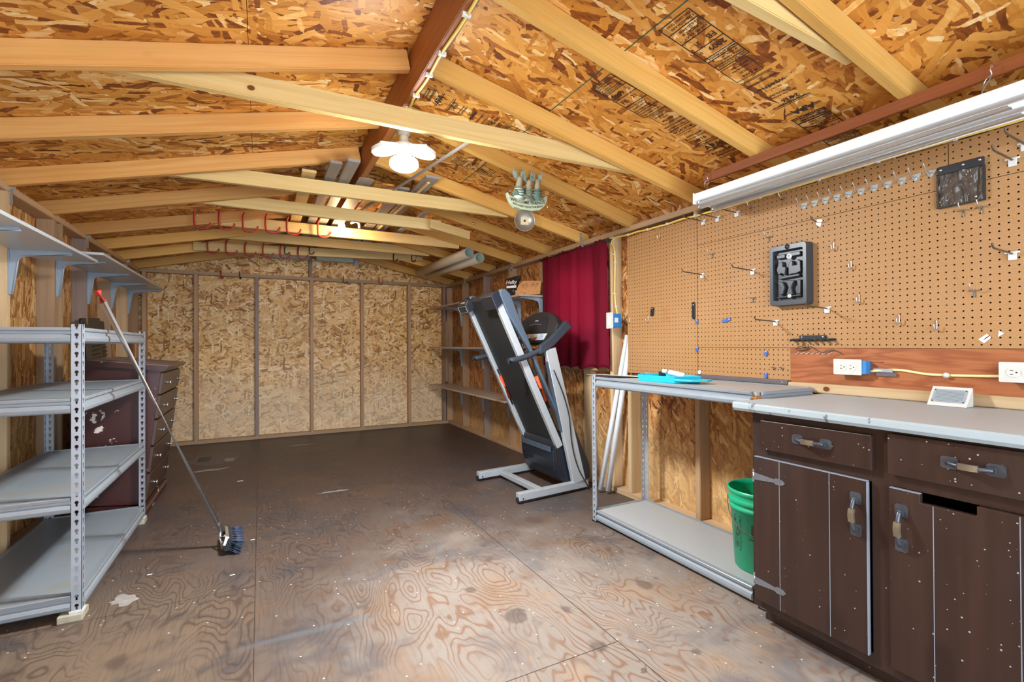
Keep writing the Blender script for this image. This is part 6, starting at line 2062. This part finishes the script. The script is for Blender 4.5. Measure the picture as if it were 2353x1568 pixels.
# base frame: two rails on wheels, cross tube, uprights
dirv = V((.62, .062, 0)).normalized()
for (y0, name) in ((2.985, 'near'), (3.635, 'far')):
    s = V((2.835 if name == 'near' else 2.815, y0, .0)); e_ = s + dirv * .635
    sd = V((-dirv.y, dirv.x, 0))
    bm = B(); obox(bm, (s + e_) / 2 + V((0, 0, .048)), dirv * .317, sd * .025, V((0, 0, .027)))
    rl_ = mk('base_rail', bm, M['tm_grey'], tm, bevel=.004)
    bm = B(); obox(bm, (s + e_) / 2 + V((0, 0, .015)) + dirv * .02, dirv * .29, sd * .018, V((0, 0, .0055))); mk('base_pad', bm, M['black'], rl_)
    for q_ in (.018,):
        bm = B(); lathe(bm, s + dirv * q_ + sd * -.018 + V((0, 0, .026)), [(0, 0), (.020, 0), (.026, .004), (.026, .032), (.020, .036), (0, .036)], axis=sd, n=20); mk('wheel', bm, M['black'], rl_)
        bm = B(); lathe(bm, s + dirv * .030 - sd * .0255 + V((0, 0, .036)), [(0, -.003), (.006, -.002), (.006, .001), (0, .001)], axis=sd, n=12); mk('wheel_bolt', bm, M['black'], rl_)
a_, b_ = V((3.05, 3.02, .046)), V((3.03, 3.625, .046))
bm = B(); d_ = (b_ - a_); obox(bm, (a_ + b_) / 2, d_ / 2, V((d_.y, -d_.x, 0)).normalized() * .026, V((0, 0, .018))); mk('cross_tube', bm, M['tm_grey'], tm, bevel=.003)
for y in (3.010, 3.640):
    bm = B(); a_, b_ = V((3.375, y, .070)), V((3.130, y, 1.075)); d_ = (b_ - a_).normalized()
    w2 = V((d_.z, 0, -d_.x))
    prism(bm, [(0, -.052), (1.035, -.045), (1.035, .045), (0, .060)], a_, d_, w2, (0, .038, 0))
    up_ = mk('upright', bm, M['tm_grey'], tm, bevel=.005)
    bm = B(); prism(bm, [(0, .062), (.36, .052), (.40, .060), (.10, .118), (.0, .105)], a_, d_, w2, (0, .036, 0)); mk('upright_cover', bm, M['black'], up_, bevel=.003)
    bm = B(); prism(bm, [(.42, -.053), (.95, -.048), (.95, -.052), (.42, -.057)], a_, d_, w2, (0, .034, 0)); mk('upright_edge', bm, M['tm_blue'], up_)
# power cord down the near upright
bm = B()
tube(bm, smoothpath([(3.150, 3.006, .92), (3.225, 3.003, .75), (3.275, 3.003, .60), (3.290, 3.004, .50), (3.300, 3.004, .40), (3.325, 3.004, .28), (3.365, 3.004, .17), (3.405, 3.003, .10), (3.44, 3.003, .045), (3.455, 3.005, .010)], 5), .0045, 8)
mk('power_cord', bm, M['black'], tm)
# handlebars: foam grips sweeping into the flat arms
for y in (3.030, 3.660):
    bm = B()
    tube(bm, smoothpath([(2.790, y, .993), (2.90, y, 1.012), (3.00, y, 1.045), (3.055, y, 1.070)], 5), .0205, 18)
    hb_ = mk('hand_grip', bm, M['foam'], tm)
    bm = B(); prism(bm, [(3.03, 1.035), (3.075, 1.045), (3.16, 1.10), (3.235, 1.165), (3.315, 1.235), (3.285, 1.275), (3.262, 1.285), (3.20, 1.225), (3.12, 1.150), (3.04, 1.100)], (0, y - .022, 0), (1, 0, 0), (0, 0, 1), (0, .044, 0))
    mk('side_arm', bm, M['foam'], tm, bevel=.008)
# console: arched board between the arms, tilted
CO = V((3.135, (3.030 + 3.660) / 2, 1.115)); cz_ = V((.40, 0, .917)).normalized(); cy_ = V((0, -1, 0)); cn = V((-cz_.z, 0, cz_.x))
arc = [(-.33, .03), (-.33, .135), (-.29, .19), (-.21, .240), (-.10, .270), (0, .278), (.10, .272), (.20, .250), (.27, .215), (.315, .165), (.315, .02), (0, 0)]
bm = B(); prism(bm, arc, CO, cy_, cz_, -cn * .055); con = mk('console', bm, M['black'], tm, bevel=.008)
bm = B(); prism(bm, [(-.21, .085), (-.16, .205), (-.12, .228), (.12, .232), (.15, .218), (.19, .090)], CO + cn * .0005, cy_, cz_, cn * .004); mk('display', bm, M['screen'], con, bevel=.001)
bm = B(); prism(bm, [(-.09, .160), (0, .168), (.09, .160), (.09, .158), (0, .166), (-.09, .158)], CO + cn * .005, cy_, cz_, cn * .0005); prism(bm, rrect(.05, .010, .004, 3, .0, .195), CO + cn * .005, cy_, cz_, cn * .0005); mk('display_mark', bm, M['bracket'], con)
bm = B(); prism(bm, [(-.225, .020), (.205, .030), (.225, .082), (-.225, .078)], CO + cn * .0005, cy_, cz_, cn * .003); pn = mk('button_panel', bm, M['decal'], con)
bm = B(); prism(bm, [(-.20, .022), (.02, .026), (.035, .042), (-.20, .042)], CO + cn * .0037, cy_, cz_, cn * .0006); mk('speed_keys', bm, M['screen'], pn)
bm = B(); prism(bm, [(.035, .027), (.085, .028), (.105, .052), (.055, .052)], CO + cn * .0037, cy_, cz_, cn * .0008); mk('stop_button', bm, M['red'], pn, label='red stop button')
bm = B()
for k in range(5): prism(bm, [(.125, .038 + k * .008), (.19 - k * .004, .040 + k * .008), (.193 - k * .004, .043 + k * .008), (.13, .041 + k * .008)], CO + cn * .0037, cy_, cz_, cn * .0006)
mk('blue_graphic', bm, M['bluetape'], pn)
bm = B(); prism(bm, rrect(.13, .028, .006, 3, -.12, .060), CO + cn * .0037, cy_, cz_, cn * .0008); mk('readout', bm, M['bracket'], pn)
# crossbar behind the arms with a dangling white cord
mk('console_bar', box(B(), 3.13, 3.17, 3.055, 3.635, 1.02, 1.075), M['black'], tm, bevel=.006)
bm = B()
tube(bm, smoothpath([(3.12, 3.34, 1.075), (3.085, 3.32, 1.05), (3.08, 3.27, 1.03), (3.09, 3.22, 1.02), (3.10, 3.20, 1.05), (3.085, 3.25, 1.07), (3.09, 3.30, 1.03), (3.095, 3.24, 1.00), (3.11, 3.2, .99)], 5), .006, 8)
cd = mk('bundled_cord', bm, M['white'], tm)
bm = B(); obox(bm, (3.09, 3.27, 1.045), (.010, 0, 0), (0, .028, .01), (0, -.006, .016)); mk('cord_plug', bm, M['white'], cd, bevel=.003)

# ================================================================ things on the floor
R = random.Random(21)
def patch(name, pts, mat, lb, cat, th=.0012, g=None):
    bm = B(); prism(bm, [(p.x, p.y) for p in pts], (0, 0, .0002), (1, 0, 0), (0, 1, 0), (0, 0, th))
    return tag(mk(name, bm, mat), lb, cat, g)
def blob(cx_, cy_, rx, ry, n=26, j=.12, a=0):
    out = []
    for k in range(n):
        t = 2 * math.pi * k / n; r_ = 1 + R.uniform(-j, j)
        x, y = rx * r_ * math.cos(t), ry * r_ * math.sin(t)
        out.append(V((cx_ + x * math.cos(a) - y * math.sin(a), cy_ + x * math.sin(a) + y * math.cos(a), 0)))
    return out
M['filler'] = plain('floor_filler', (.13, .105, .092), .6, grain=.5)
M['filler2'] = plain('pale_filler', (.28, .26, .235), .6, grain=.4)
pt = empty('floor_patch', (.85, 5.6, 0), 'pale filled patch with a dark metal grate let into the floor near the back left', 'floor patch')
bm = B(); prism(bm, [(p.x, p.y) for p in blob(.85, 5.60, .215, .30, 36, .06)], (0, 0, .0002), (1, 0, 0), (0, 1, 0), (0, 0, .0010)); mk('filler', bm, M['filler'], pt)
bm = B(); prism(bm, [(p.x, p.y) for p in blob(.985, 5.47, .045, .07, 20, .3)], (0, 0, .0014), (1, 0, 0), (0, 1, 0), (0, 0, .0006)); mk('white_residue', bm, M['filler2'], pt)
bm = B()
for k in range(6): box(bm, .71, .815, 5.50 + k * .035, 5.515 + k * .035, .0018, .006)
mk('grate', bm, M['black'], pt)
for k, (cx_, cy_, rx, ry, a, mt, lb) in enumerate(((.86, 5.10, .14, .035, .1, 'filler2', 'thin pale smear of filler in front of the floor patch'), (1.66, 5.90, .12, .020, .05, 'filler2', 'short pale smear on the dark floor near the back wall'),
                                 (.72, 2.68, .045, .055, .3, 'filler2', 'pale patch of dried glue beside the grey shelving unit'), (1.75, 3.9, .10, .02, .03, 'filler2', 'faint pale smear in the middle of the dark floor'))):
    patch('dried_smear', blob(cx_, cy_, rx, ry, 24, .35, a), M[mt], lb, 'smear', .0005, 'dried smears on the floor')
for k, (px, py, lb) in enumerate(((552, 1106, 'small white slip of paper on the dark floor behind the broom'), (580, 1241, 'white chip on the floor just right of the broom head'), (344, 1321, 'small white scrap on the floor by the grey shelving unit'), (534, 1322, 'tiny white flakes on the floor below the broom'))):
    p = at(px, py, Z=0); s_ = .022 if k == 0 else .011
    patch('paper_scrap', [p + V((-s_, -s_ * .3, 0)), p + V((s_, -s_ * .4, 0)), p + V((s_ * .9, s_ * .4, 0)), p + V((-s_ * .9, s_ * .3, 0))], M['paper'], lb, 'scrap', .0008, 'scraps on the floor')
